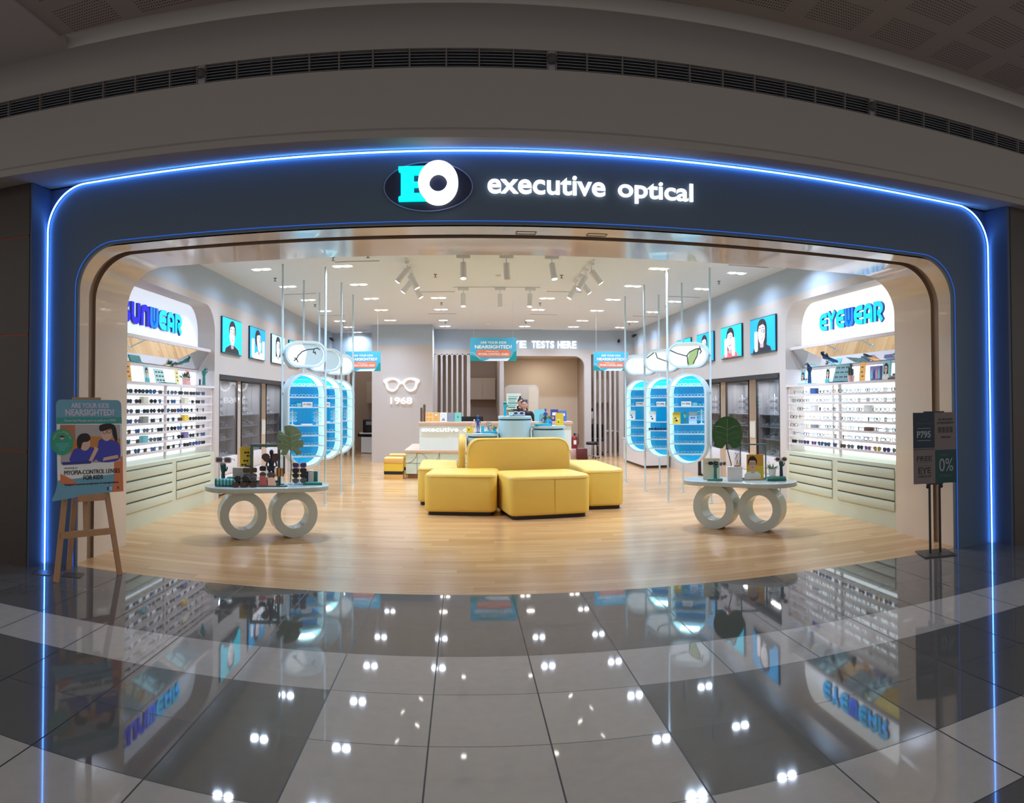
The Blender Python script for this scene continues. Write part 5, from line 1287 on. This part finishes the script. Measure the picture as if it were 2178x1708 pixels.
o = eyewear_mesh(MB(), 'pilot', FR_TORT, L_BROWN, .006, False).build('sunglasses', None, None, (-2.29, 8.31, Z+.275), rz); o.scale = (1.55, 1, 1.9); tag(o, 'large brown sunglasses worn by the navy artist figure', 'sunglasses')
t = thing('stripe_stand', 'stand with an orange striped card %s' % LT, 'stand', (-2.19, 8.36, Z), rz)
b = MB()
for i in range(6): b.use((ORANGE, P_BROWN)[i % 2]).box(-.05+.0167*i, -.01, .1, -.034+.0167*i, .0, .2)
b.build('striped_card', None, t, smooth=False); MB().box(-.012, -.012, 0, .012, .012, .1).build('post', DTEAL, t, smooth=False); MB().lathe([(0, 0), (.05, 0), (.05, .01), (0, .01)], 14).build('foot', DTEAL, t)
t = thing('leaf_vase', 'tall glass vase with a pale split leaf %s' % LT, 'vase', (-2.085, 8.47, Z), rz)
MB().loops([[(r_*cos(2*pi*i/18), r_*sin(2*pi*i/18), z) for i in range(18)] for r_, z in ((.03, 0), (.036, .02), (.036, .24), (.04, .31))], True, False).build('vase', GLASS, t)
MB().tube([(0, 0, .02), (.01, -.01, .2), (.0, -.01, .38)], .006, 6).build('stem', mat('stem_green', (70, 96, 60), .5), t)
leaf(t, 'leaf', PALE_LEAF, .36, Tm(0, -.01, .47, .25, -.15), True)
small_box('book', 'flat teal box under the small cartons at the right end of the table', 'box', (-1.81, 8.47, Z), rz+.1, .22, .12, .03, TEAL)
for i, (x, m, lab) in enumerate(((-1.93, NAVY, 'navy carton, left of the three cartons'), (-1.875, PAPER, 'white carton, middle of the three cartons'), (-1.82, TEAL, 'teal carton, right of the three cartons'))):
    small_box('carton', lab+' '+LT, 'carton', (x+.02, 8.59+.01*i, Z), rz, .05, .05, .15+.01*(i == 1), m, bev=.003)
# ---- right table
rz = R(-22)
RT = 'on the eyewear side table'
card('display_card', 'plain cream upright card %s' % RT, 'card', (3.10, 8.58, Z), rz, .215, .27, CREAM, lambda b, w_, h_: [P_(b, P_GREY, rrect(-.07, .2, .07, .206, .002, 1), 1)], .05)
small_box('book', 'flat sea green book under the left display hand %s' % RT, 'book', (3.10, 8.45, Z), rz, .19, .1, .028, mat('sea_green_book', (96, 160, 144), .5))
hand_mannequin('display_hand', 'sea green display hand at the left %s' % RT, (3.10, 8.44, Z+.029), rz, mat('hand_sage_teal', (60, 124, 112), .45), mat('hand_sage_teal'), .235)
for (x, y, z, a, lab) in ((3.06, 8.40, .2, 0, 'black sunglasses on the thumb side of the left display hand'), (3.17, 8.36, .19, .9, 'grey sunglasses hooked on the right of the left display hand')):
    eyewear(SUN['grey' if a else 'black square'], 'sunglasses', lab, (x, y, Z+z), rz+a, None, s=.95)
t = small_box('white_block', 'white cube under the glass bottle %s' % RT, 'box', (3.335, 8.36, Z), rz, .185, .16, .175, WHITE)
t = thing('leaf_bottle', 'glass bottle with twigs on the white cube', 'bottle', (3.37, 8.36, Z+.176), rz)
MB().lathe([(0, 0), (.045, 0), (.045, .012), (0, .012)], 16).build('base', mat('cork', (170, 110, 66), .7), t)
MB().loops([[(r_*cos(2*pi*i/18), r_*sin(2*pi*i/18), z) for i in range(18)] for r_, z in ((.046, .012), (.048, .15), (.04, .18), (.03, .2))], False, True).build('glass', GLASS, t)
b = MB()
for i in range(7): b.tube([(.02*cos(i), .02*sin(i), .02), (.03*cos(i*1.7), .02*sin(i*2.1), .1), (.035*cos(i*2.3), .03*sin(i), .17)], .0025, 4)
b.build('twigs', mat('twig_copper', (190, 130, 90), .4), t)
t = thing('house_plant', 'big glossy green leaf on a dark stem behind the white cube', 'plant', (3.30, 8.43, Z), rz)
MB().tube([(.02, .03, .0), (.01, .03, .2), (-.03, .02, .36), (-.035, .02, .52)], .007, 6).build('stem', mat('dark_stem', (60, 56, 40), .5), t)
MB().lathe([(0, 0), (.03, 0), (.03, .02), (0, .02)], 12, (.02, .03)).build('foot', BLACK, t)
leaf(t, 'leaf', LEAF, .40, Tm(-.035, .01, .53, 0, -.08), False)
def woman(b, w_, h_):
    P_(b, mat('amber_print', (224, 160, 50), .6), [(-w_*.48, h_*.55), (w_*.48, h_*.55), (w_*.48, h_*.98), (-w_*.48, h_*.98)], 1)
    face_art(b, -w_*.15, .01, h_*.93, PAPER, HAIR, P_SKIN, P_BROWN, False, 1)
card('portrait_card', 'yellow portrait card of a smiling person in glasses and white shirt', 'card', (3.585, 8.30, Z), rz, .215, .32, YEL, woman, .06)
t = thing('empty_frame', 'slim teal upright open frame behind the yellow portrait card', 'frame', (3.60, 8.40, Z), rz)
MB().ring([(-.17, 0), (.17, 0), (.17, .45), (-.17, .45)], [(-.153, .017), (.153, .017), (.153, .433), (-.153, .433)], -.02, .02).build('frame', mat('slim_teal_frame', (84, 126, 126), .4), t, smooth=False)
MB().box(-.17, -.05, 0, .17, .05, .01).build('foot', mat('slim_teal_frame'), t, smooth=False)
small_box('book', 'lower sea green book under the potted plant %s' % RT, 'book', (3.80, 8.12, Z), rz, .235, .13, .025, TEAL)
small_box('book', 'upper sea green book under the potted plant %s' % RT, 'book', (3.79, 8.12, Z+.026), rz+.12, .23, .13, .025, mat('sea_green_book'))
potted('small bushy plant in a white pot on the sea green books', (3.745, 8.13, Z+.052), WHITE, SOIL, .17, .05)
hand_mannequin('display_hand', 'teal and navy display hand on the sea green books', (3.855, 8.10, Z+.052), rz, DTEAL, NAVY, .225)
o = eyewear_mesh(MB(), 'round', FR_WHITE, L_BROWN, .009).build('sunglasses', None, None, (3.835, 8.06, Z+.235), rz); o.scale = (1.15, 1.1, 1.2); tag(o, 'round brown sunglasses with pale rims on the teal and navy hand', 'sunglasses')

# ================================================================ CEILING FIXTURES OF THE SHOP
colx = {-3.2: 'far left', -1.88: 'left', -.5: 'centre left', 1.72: 'centre right', 3.1: 'right', 4.45: 'far right'}
rows = {9.25: 'first', 11.0: 'second', 12.75: 'third', 14.5: 'fourth', 16.3: 'fifth', 18.35: 'sixth', 19.85: 'seventh', 21.35: 'eighth'}
proto = None
for y, rn in rows.items():
    for x, cn in colx.items():
        if cn.startswith('centre') and y in (9.25, 11.0, 12.75, 18.35): continue
        if x == 3.1 and y > 21 or x == -1.88 and y > 21: continue
        lab = 'recessed twin downlight in the %s file and %s row from the entrance' % (cn, rn)
        if proto is None:
            proto = thing('ceiling_light', lab, 'ceiling light', (x, y, 3.75), 0, 'twin downlights in the shop ceiling')
            f = MB().ring(rrect(-.17, -.09, .17, .09, .01), rrect(-.155, -.075, .155, .075, .01), 0, .012)
            o = f.build('frame', WHITE, proto); o.rotation_euler = (pi/2, 0, 0); o.location = (0, 0, -.003)
            MB().box(-.155, -.075, -.004, .155, .075, -.001).build('recess_plate', mat('lamp_recess', (250, 245, 235), .5, emit=.9), proto, smooth=False)
            for sx in (-.078, .078):
                MB().lathe([(.0, -.012), (.058, -.012), (.062, -.004)], 16, (sx, 0)).build('lamp', LAMP, proto)
            o = proto
        else: o = dup(proto, (x, y, 3.75), 0, lab)
        pw = (9 if y < 10 else 3.6) if cn.startswith('far') else (38 if y < 10 else 12.5)
        for sx in (-.078, .078): disc('downlight_beam', (sx, 0, -.02), .11, pw/2, (.78, 1.0, 1.36), o, R(150) if y < 10 else R(125))
# sprinklers, detectors, slots
SPR = mat('sprinkler_grey', (120, 118, 116), .4, .5)
for i, (x, y, ry) in enumerate([(x, y, r_) for x in (-3.2, -.46, 1.65, 4.45) for y, r_ in ((11.85, 'first'), (15.2, 'second'), (18.75, 'third'))]+[(-1.37, 10.19, 'front'), (-1.9, 10.3, 'front')]):
    f = {-3.2: 'far left', -.46: 'centre left', 1.65: 'centre right', 4.45: 'far right', -1.37: 'left', -1.9: 'left'}[x]
    b = MB(); b.lathe([(0, 3.75), (.03, 3.75), (.03, 3.742), (.008, 3.735), (.008, 3.70), (0, 3.70)], 10, (x, y)); b.lathe([(0, 3.703), (.028, 3.70), (.028, 3.696), (0, 3.696)], 12, (x, y))
    lab = 'ceiling sprinkler in the %s file, %s from the entrance' % (f, ry) if ry != 'front' else ('ceiling sprinkler beside the left track, nearer the centre' if x == -1.37 else 'ceiling sprinkler by the front left air slot')
    tag(b.build('ceiling_sprinkler', SPR), lab, 'sprinkler', 'ceiling sprinklers')
for x, y, lab in ((.59, 11.94, 'small white detector between the two track lights'), (.67, 19.23, 'small white detector far back before the lit sign')):
    tag(MB().lathe([(0, 3.75), (.05, 3.75), (.05, 3.73), (.03, 3.71), (0, 3.71)], 16, (x, y)).build('smoke_detector', WHITE), lab, 'detector')
SLOT = mat('slot_dark', (96, 92, 90), .6)
for x0, y, n_ in ((-1.95, 10.65, 'left file'), (-3.55, 13.65, 'far left file'), (-3.55, 17.15, 'far left file'), (-3.5, 20.8, 'far left file'), (-.86, 10.22, 'centre left file'), (-.85, 13.7, 'centre left file'), (1.6, 13.6, 'centre right file'), (-.85, 17.08, 'centre left file'), (1.6, 17.15, 'centre right file'), (-.85, 20.65, 'centre left file'), (1.61, 20.65, 'centre right file'), (4.05, 10.37, 'far right file'), (4.08, 13.8, 'far right file'), (4.15, 17.15, 'far right file'), (4.2, 20.55, 'far right file')):
    t = thing('air_slot', 'thin ceiling air slot of the %s, %s from the entrance' % (n_, {10: 'first', 13: 'second', 17: 'third', 20: 'fourth'}[int(y)]), 'air slot', (x0, y, 3.75), 0, 'ceiling air slots')
    MB().box(0, -.035, -.006, .7, .035, 0).build('frame', WHITE, t, smooth=False)
    b = MB()
    for k in (-.018, .006): b.box(.01, k, -.0075, .69, k+.012, -.006)
    b.build('slot', SLOT, t, smooth=False)
for x, y, lab in ((-.51, 18.4, 'round white downlight, left of the pair before the lit sign'), (1.73, 18.4, 'round white downlight, right of the pair before the lit sign')):
    t = thing('round_downlight', lab, 'ceiling light', (x, y, 3.75), 0)
    MB().lathe([(.11, 0), (.13, 0), (.13, -.01), (.11, -.01), (.11, 0)], 24).build('rim', WHITE, t); MB().lathe([(0, -.012), (.11, -.012), (.11, -.006), (0, -.004)], 24).build('lens', LAMP, t)
# track lights
TRK = mat('track_white', (236, 235, 234), .4)
def spot(parent, x, y, rx, ry, on=True, power=20):
    """driver box under the track, yoke and tilted can"""
    h = MB().box(x-.1, y-.025, -.065, x+.1, y+.025, -.015).build('driver_box', TRK, parent, smooth=False)
    MB().tube([(x, y, -.065), (x, y, -.13)], .008, 6).build('stem', TRK, h)
    T = Matrix.Translation((x, y, -.13)) @ Matrix.Rotation(ry, 4, 'Y') @ Matrix.Rotation(rx, 4, 'X')
    c = MB(T).lathe([(0, 0), (.045, 0), (.046, -.01), (.046, -.235), (.04, -.24), (.038, -.225)], 18).build('spot_can', TRK, parent)
    MB(T).lathe([(0, -.226), (.038, -.228), (.04, -.242), (0, -.25)], 16).build('lens', LAMP if on else TRK, c)
    if on:
        d = T.to_3x3() @ Vector((0, 0, -1)); p = T @ Vector((0, 0, -.27))
        l = area('spot_beam', p, .08, .08, power, (.95, 1, 1.1), (0, 0, 0), parent, R(70))
        l.rotation_euler = d.to_track_quat('-Z', 'Y').to_euler()
def track(loc, l, rz, lab, heads, group='ceiling track lights'):
    t = thing('track_light', lab, 'track light', loc, rz, group)
    MB().box(-l/2, -.018, -.016, l/2, .018, 0).build('track', TRK, t, smooth=False)
    for a in heads: spot(t, *a)
track((.625, 10.24, 3.75), 1.56, 0, 'front track light with three white spots over the sofa', [(-.62, 0, R(-12), 0, True, 2.5), (0, 0, R(4), R(-3), False), (.66, 0, R(-12), R(-8), True, 2.5)])
track((.625, 13.16, 3.75), 1.62, 0, 'rear track light with spots before the reception desk', [(-.62, 0, R(-10), 0, True, 2.5), (.06, 0, R(4), 0, False), (.62, 0, R(-10), R(4), True, 2.5)])
track((-.84, 11.45, 3.75), 1.9, pi/2, 'left side track light with four tilted spots', [(-.75, 0, R(38), R(0), True, 2.5), (-.25, 0, R(-30), R(0), True, 2.5), (.25, 0, R(38), R(0), True, 2.5), (.75, 0, R(-30), R(0), True, 2.5)])
track((1.95, 11.45, 3.75), 1.9, pi/2, 'right side track light with four tilted spots', [(-.75, 0, R(-38), R(0), True, 2.5), (-.25, 0, R(30), R(0), True, 2.5), (.25, 0, R(-38), R(0), True, 2.5), (.75, 0, R(30), R(0), True, 2.5)])
for x, y, z, rz, lab in ((-3.72, 20.0, 3.42, .6, 'black security camera on the left back corner wall'), (4.93, 20.2, 3.55, -.7, 'black security camera at the right back corner wall'), (4.6, 20.75, 3.44, -.2, 'small black security camera beside the right back corner')):
    t = thing('security_camera', lab, 'camera', (x, y, z), rz)
    MB().tube([(0, -.09, -.02), (0, .06, .02)], .04, 10).build('camera_body', BLACK, t); MB().ball((0, -.1, -.022), .032, .015, .032, 10, 6).build('lens', BLACK, t); MB().tube([(0, .05, .02), (0, .16, .05)], .02, 8).build('bracket', BLACK, t)

# ================================================================ SHOP SIGN, AIR GRILLE, EASEL, SIGN STAND
LETW = mat('sign_letter_white', (255, 255, 255), .4, emit=1.15)
LETC = mat('sign_letter_cyan', (0, 240, 245), .4, emit=1.3, ecol=(0, 240, 245))
t = thing('emblem_sign', 'oval dark blue shop emblem with a lit cyan E and white O', 'sign', (-.29, 5.95, 3.41))
MB().plate(circ(0, 0, .372, .208, 48), -.02, 0).build('oval_plate', mat('emblem_navy', (14, 26, 60), .4), t)
MB().ring(circ(0, 0, .374, .21, 48), circ(0, 0, .366, .202, 48), -.024, 0).build('oval_rim', mat('emblem_rim', (130, 150, 200), .35), t)
E_ = [(-.245, -.125), (-.02, -.125), (-.02, -.065), (-.12, -.065), (-.12, -.01), (-.045, -.01), (-.045, .03), (-.12, .03), (-.12, .095), (-.02, .095), (-.02, .16), (-.245, .16), (-.245, .125), (-.225, .115), (-.225, -.085), (-.245, -.095)]
MB().plate(E_, -.07, -.02).build('letter_e', LETC, t, smooth=False)
MB().ring(circ(.085, .02, .166, .181, 40), circ(.085, .02, .075, .078, 40), -.085, -.02).build('letter_o', LETW, t)
t = thing('shop_name_sign', 'lit white channel letters executive optical on the dark blue portal', 'sign', (0, 5.95, 0))
word('executive', .205, 3.352, 1.205, 3.518, t, m=LETW); word('optical', 1.315, 3.312, 1.99, 3.52, t, m=LETW)
# air grille
vx = [-4.6, -4.28, -3.96, -3.63, -3.33, -3.01, -2.71, -2.4, -2.16, -2.09, -1.82, -1.53, -1.22, -.98, -.71, -.42, -.13, .13, .4, .67, .74, .99, 1.28, 1.56, 1.85, 2.14, 2.43, 2.72, 3.01, 3.31, 3.57, 3.63, 3.89, 4.18, 4.48, 4.78, 5.1, 5.4, 5.7, 6.0]
GR = mat('grille_grey', (150, 150, 156), .5); GRD = mat('grille_dark', (64, 66, 74), .7); GRF = mat('grille_bar', (116, 108, 102), .5)
t = thing('air_grille', 'long louvred air grille across the beige bulkhead', 'air grille', (0, 5.585, 4.245))
bk = MB(); bk.loops([[(x, .06+BY(x), 0), (x, .06+BY(x), .155), (x, .07+BY(x), .155), (x, .07+BY(x), 0)] for x in [-4.6+.53*i for i in range(21)]]); bk.build('dark_backing', GRD, t, smooth=False)
for x0, x1 in zip(vx[:-1], vx[1:]):
    dy = BY((x0+x1)/2); TB = Matrix.Translation((0, dy, 0)) @ Matrix.Translation(((x0+x1)/2, 0, 0)) @ Matrix.Rotation(math.atan2(BY(x1)-BY(x0), x1-x0), 4, 'Z') @ Matrix.Translation((-(x0+x1)/2, 0, 0))
    b = MB(TB)
    if x1-x0 < .12:
        b.box(x0+.008, 0, 0, x1-.008, .01, .155)
    else:
        for i in range(6):
            z = .012+.0245*i
            b.add([(x0+.008, 0, z), (x1-.008, 0, z), (x1-.008, .04, z+.016), (x0+.008, .04, z+.016), (x0+.008, 0, z-.004), (x1-.008, 0, z-.004), (x1-.008, .04, z+.012), (x0+.008, .04, z+.012)], [(0, 1, 2, 3), (7, 6, 5, 4), (0, 4, 5, 1)])
    b.build('louvre_panel', GR, t, smooth=False)
    MB(Matrix.Translation((0, BY(x1), 0))).box(x1-.006, -.006, 0, x1+.006, .03, .155).build('divider', GRF, t, smooth=False)
for x, lab in ((-2.125, 'left'), (.705, 'middle'), (3.6, 'right')):
    o = MB().lathe([(0, 0), (.04, 0), (.045, .012), (.03, .03), (0, .035)], 18).build('air_nozzle', mat('nozzle_grey', (70, 66, 66), .5)); o.rotation_euler = (pi/2, 0, 0); o.location = (x, 5.58+BY(x), 4.33)
    tag(o, 'round sprinkler disc on the air grille, %s of the three' % lab, 'sprinkler')
# easel
PINE = wood_mat('pine', (196, 150, 108), (172, 124, 84), 2, 4)
ez = R(59); eo = (-3.27, 5.66, 0)
t = thing('easel', 'wooden tripod easel holding the myopia poster at the left', 'easel', eo, ez)
def bar(p0, p1, w_, d_):
    b = MB(); p0, p1 = Vector(p0), Vector(p1); d = (p1-p0).normalized(); u = Vector((1, 0, 0)); u = (u-d*u.dot(d)).normalized(); v_ = d.cross(u)
    L = [[tuple(p+u*sx*w_/2+v_*sy*d_/2) for sx, sy in ((-1, -1), (1, -1), (1, 1), (-1, 1))] for p in (p0, p1)]
    return b.loops(L)
bar((-.33, -.03, 0), (-.09, .1, 1.6), .05, .022).build('leg', PINE, t, smooth=False); bar((.33, -.03, 0), (.09, .1, 1.6), .05, .022).build('leg', PINE, t, smooth=False)
bar((.0, .36, 0), (.0, .13, 1.58), .05, .022).build('leg', PINE, t, smooth=False); bar((.0, .03, .42), (.0, .11, 1.62), .045, .02).build('mast', PINE, t, smooth=False)
bar((-.28, .0, .40), (.28, .0, .40), .05, .05).build('crossbar', PINE, t, smooth=False)
MB().plate([(-.28, .375), (.28, .375), (.28, .43), (-.28, .43)], -.02, .02).build('crossbar', PINE, t, smooth=False)
MB().plate([(-.12, .70), (.14, .70), (.17, .76), (-.15, .76)], -.06, .06).build('ledge', PINE, t, smooth=False); MB().box(-.12, .02, 1.615, .14, .1, 1.64).build('top_clamp', PINE, t, smooth=False)
t = thing('poster_board', 'teal and orange myopia poster of two kids in blue shirts on the easel', 'poster', eo, ez)
T = Tm(0, -.055, .77, 0, -.06)
def L_(m, P, k=1, parent=t): return None
b = MB(T)
W0, W1, H = -.335, .345, .85
def pp(m, P, k): b.use(m).plate(P, -.0035-.0005*k, -.003)
b.use(mat('poster_sky', (112, 168, 190), .5)).plate(rrect(W0, 0, W1, H, .05, 5, (0, 1, 1, 0)), -.003, .006)
b.use(mat('poster_sky')).plate([(W0+.001, .1), (W0-.02, .03), (W0-.055, -.035), (W0-.05, -.05), (W0+.1, -.035), (W0+.4, .001)], -.0025, .006)
b.build('board', None, t, smooth=False)
b = MB(T)
def X(u): return W0+(W1-W0)*u
pp(mat('poster_green', (60, 158, 148), .5), [(X(0), .63), (X(1), .63), (X(1), .69), (X(0), .69)], 1)
pp(PAPER, [(X(0), .13), (X(1), .17), (X(1), .63), (X(0), .63)], 1)
pp(P_ORANGE, [(X(.82), 0), (X(1), 0), (X(1), .33), (X(.86), .27), (X(.86), .12)], 2); pp(P_ORANGE, [(X(.04), .1), (X(.3), .08), (X(.2), .14), (X(.04), .19)], 2)
pp(mat('poster_sky'), [(X(.3), .0), (X(.82), .0), (X(.86), .16), (X(.5), .14)], 2)
pp(mat('photo_wall_print', (186, 178, 176), .6), [(X(.05), .27), (X(.97), .28), (X(.97), .62), (X(.05), .625)], 3)
pp(mat('photo_terracotta', (190, 120, 88), .6), [(X(.05), .4), (X(.27), .4), (X(.27), .62), (X(.05), .62)], 4); pp(mat('photo_sofa', (206, 134, 66), .6), [(X(.2), .3), (X(.97), .3), (X(.97), .49), (X(.5), .52), (X(.2), .48)], 5)
SH = mat('photo_shirt', (64, 70, 176), .6)
pp(SH, smooth([(X(.2), .29), (X(.55), .29), (X(.57), .38), (X(.5), .42), (X(.28), .41), (X(.22), .37)]), 6); pp(P_SKIN, circ(X(.41), .455, .058, .068, 18), 7); pp(HAIR, smooth([(X(.3), .42), (X(.3), .5), (X(.36), .54), (X(.46), .54), (X(.5), .5), (X(.46), .47), (X(.38), .46), (X(.35), .41)]), 8)
pp(SH, smooth([(X(.6), .29), (X(.92), .29), (X(.96), .42), (X(.88), .47), (X(.66), .49), (X(.61), .42)]), 6); pp(P_SKIN, circ(X(.75), .545, .06, .075, 18), 7); pp(HAIR, smooth([(X(.66), .56), (X(.66), .62), (X(.87), .62), (X(.92), .5), (X(.9), .46), (X(.85), .52), (X(.82), .58)]), 8)
pp(P_SKIN, [(X(.46), .29), (X(.52), .29), (X(.62), .40), (X(.57), .42)], 9); pp(P_SKIN, [(X(.68), .29), (X(.93), .31), (X(.92), .34), (X(.7), .32)], 9); pp(P_INDIGO, [(X(.08), .265), (X(.5), .27), (X(.5), .295), (X(.06), .29)], 9)
for cx, cz in ((.72, .555), (.79, .558)): b.use(INK).ribbon(circ(X(cx), cz, .02, .016, 10), .004, -.0085, -.003, True)
b.use(mat('poster_pale_lilac', (214, 206, 222), .6)); b.text('ARE YOUR KIDS', X(.22), .775, X(.8), .82, -.004, .001, .025); b.text('NEARSIGHTED?', X(.13), .705, X(.88), .763, -.004, .001, .03)
b.text('Know that Myopia starts as early as in KIDS!', X(.12), .645, X(.9), .672, -.005, .001, .01)
b.use(INK); b.text('introducing our', X(.1), .225, X(.3), .245, -.006, .001, .0); b.text('MYOPIA-CONTROL LENSES', X(.1), .175, X(.95), .215, -.006, .001, .025); b.text('FOR KIDS', X(.38), .125, X(.68), .165, -.006, .001, .025); b.text('Designed to prevent progression of nearsightedness.', X(.1), .075, X(.93), .1, -.006, .001, .01)
b.use(P_INDIGO).text('E', X(.74), .02, X(.78), .05, -.006, .001, .05); b.use(PAPER).text('O', X(.775), .02, X(.815), .05, -.006, .001, .05); b.use(P_BROWN).text('R', X(.9), .025, X(.94), .05, -.006, .001, .0)
b.build('printed_picture', None, t, smooth=False)
b = MB(T); b.use(mat('badge_green', (52, 160, 128), .5)).plate(circ(W0+.045, .47, .115, n=32), -.016, -.008)
b.use(mat('badge_gold', (206, 200, 120), .6))
for i, ch in enumerate("WHAT'S MYOPIA?"):
    if ch == ' ': continue
    a = R(160-140*i/13); cx, cz = W0+.045+.088*cos(a), .47+.088*sin(a); bb = MB(T @ Tm(cx, 0, cz) @ Matrix.Rotation(-(a-pi/2), 4, 'Y')); hw = .002 if ch in "'I" else .007; bb.text(ch, -hw, -.008 if ch != "'" else .004, hw, .01, -.016, .001, .01)
    base = len(b.v); b.v += bb.v; b.f += [tuple(q+base for q in fc) for fc in bb.f]; b.m += [b.cur]*len(bb.f)
b.use(HAIR).plate(circ(W0+.045, .51, .024, .016, 14, 0, 180), -.0175, -.016); b.use(P_SKIN).plate(circ(W0+.045, .51, .022, .018, 14, 180, 360), -.0175, -.016)
for i in range(4): b.use(P_LTEAL).plate(rrect(W0-.02+.012*i*(i > 1), .45-.018*i, W0+.11-.012*i*(i > 1), .456-.018*i, .002, 1), -.0172, -.016)
b.build('round_badge', None, t, smooth=False)
for x, y, lab in ((-3.70, 5.58, 'square brown floor plate by the portal foot'), (-3.42, 5.66, 'square brown floor plate by the rear easel leg')):
    tag(MB().slab(rrect(-.09, -.09, .09, .09, .008, 2), .0, .006).build('floor_plate', mat('bronze_plate', (92, 78, 68), .4, .5), None, (x, y, 0), .3), lab, 'floor plate')
# sign stand
so = (4.56, 5.90, 0); sz = R(-18)
t = thing('sign_stand', 'black twin pole sign stand with square base at the right', 'sign stand', so, sz)
MB().slab(rrect(-.17, -.17, .17, .17, .01, 2), 0, .014, .003).build('base_plate', mat('stand_base', (84, 78, 74), .4, .6), t)
for sx in (-.055, .055):
    p = MB().tube([(sx, 0, .014), (sx, 0, 1.46)], .013, 10).build('pole', BLACK, t)
    MB().ball((sx+.022*(1 if sx > 0 else -1), 0, .70), .018, .016, .02, 10, 6).build('knob', BLACK, p)
MB().box(-.09, -.022, .722, .09, .016, .742).build('lower_clamp', BLACK, t, smooth=False); MB().box(-.11, -.022, 1.462, .11, .016, 1.482).build('upper_clamp', BLACK, t, smooth=False)
t = thing('offer_board', 'four panel offer board with P795 and 0% interest on the black stand', 'board', so, sz)
b = MB(Tm(0, -.028, .735)); w_ = .235; H = .735
GP = mat('offer_grey', (118, 108, 106), .6); NP = mat('offer_navy', (24, 44, 62), .5); TP = mat('offer_teal', (20, 62, 66), .5); LP2 = mat('offer_pale', (150, 156, 160), .6); DK = mat('offer_dark', (52, 48, 50), .6)
b.use(GP).box(-w_, 0, 0, w_, .008, H)
def q(m, P): b.use(m).plate(P, -.0012, 0)
q(NP, [(-w_, .37), (-.002, .37), (-.002, H), (-w_, H)]); q(TP, [(.002, 0), (w_, 0), (w_, .345), (.002, .345)]); b.use(DK).plate([(-w_, .352), (-.002, .352), (-.002, .358), (-w_, .358)], -.0014, 0)
b.use(LP2); b.text('P795', -.195, .475, -.045, .545, -.0012, .001, .03); b.box(-.19, -.002, .57, -.045, 0, .575); b.box(-.19, -.002, .445, -.045, 0, .45)
b.text('0%', .045, .12, .2, .255, -.0012, .001, 0)
b.use(mat('offer_mute', (70, 92, 100), .6)); b.text('DISCOUNT', -.165, .655, -.07, .675, -.0012, .001, .0); b.text('FRAMES AND LENSES', -.2, .615, -.03, .635, -.0012, .001, .0); b.text('ENJOY', .065, .275, .16, .305, -.0012, .001, .015); b.text('INTEREST', .045, .06, .19, .09, -.0012, .001, .015)
b.use(DK); b.text('IN PROCESS', .045, .65, .2, .672, -.0012, .001, .03); b.text('EYEGLASSES IN', .03, .615, .21, .637, -.0012, .001, .03); b.text('MINUTES', .07, .465, .175, .487, -.0012, .001, .03)
for i, ch in enumerate('0015'):
    x = .035+.043*i; b.use(mat('offer_mid', (88, 82, 82), .6)).box(x, -.002, .52, x+.038, 0, .585); b.use(DK).text(ch, x+(.007 if ch != '1' else .014), .53, x+(.031 if ch != '1' else .024), .576, -.002, .001, .03)
b.use(DK); b.text('FREE', -.2, .235, -.035, .285, -.0012, .001, .02); b.text('EYE', -.185, .105, -.045, .17, -.0012, .001, .02); b.text('CHECK-UP', -.185, .065, -.045, .09, -.0012, .001, .01); b.box(-.19, -.002, .22, -.035, 0, .223); b.box(-.19, -.002, .185, -.035, 0, .188)
b.build('printed_panel', None, t, smooth=False)
# mannequin in the unlit window
t = thing('shop_mannequin', 'pale mannequin in a skirt in the dark neighbouring window', 'mannequin', (6.55, 6.75, .26), R(-30))
MQ = mat('mannequin_grey', (150, 140, 134), .5)
me = bpy.data.meshes.new('body'); V = [(0, 0, .95), (0, 0, 1.15), (0, 0, 1.38), (0, 0, 1.5), (0, -.01, 1.62)]; E = [(0, 1), (1, 2), (2, 3), (3, 4)]; RR = [.14, .11, .13, .05, .09]
for s_ in (-1, 1):
    i = len(V); V += [(s_*.17, 0, 1.38), (s_*.23, -.02, 1.1), (s_*.22, -.1, .86)]; RR += [.05, .038, .03]; E += [(2, i), (i, i+1), (i+1, i+2)]
    i = len(V); V += [(s_*.09, 0, .85), (s_*.1, -.02, .46), (s_*.11, .02, .07), (s_*.11, -.1, .02)]; RR += [.085, .055, .038, .03]; E += [(0, i), (i, i+1), (i+1, i+2), (i+2, i+3)]
me.from_pydata(V, E, []); o = bpy.data.objects.new('body', me); COL.objects.link(o); o.parent = t; o.modifiers.new('skin', 'SKIN').use_smooth_shade = True
for i, r_ in enumerate(RR): me.skin_vertices[0].data[i].radius = (r_, r_*.85)
me.skin_vertices[0].data[0].use_root = True; o.modifiers.new('sub', 'SUBSURF').render_levels = 2; o.data.materials.append(MQ)
MB().loops([[(r_*cos(2*pi*i/20), r_*.8*sin(2*pi*i/20), z) for i in range(20)] for r_, z in ((.24, .5), (.19, .8), (.15, 1.05), (.14, 1.1))]).build('skirt', mat('brown_skirt', (84, 62, 50), .8), t)
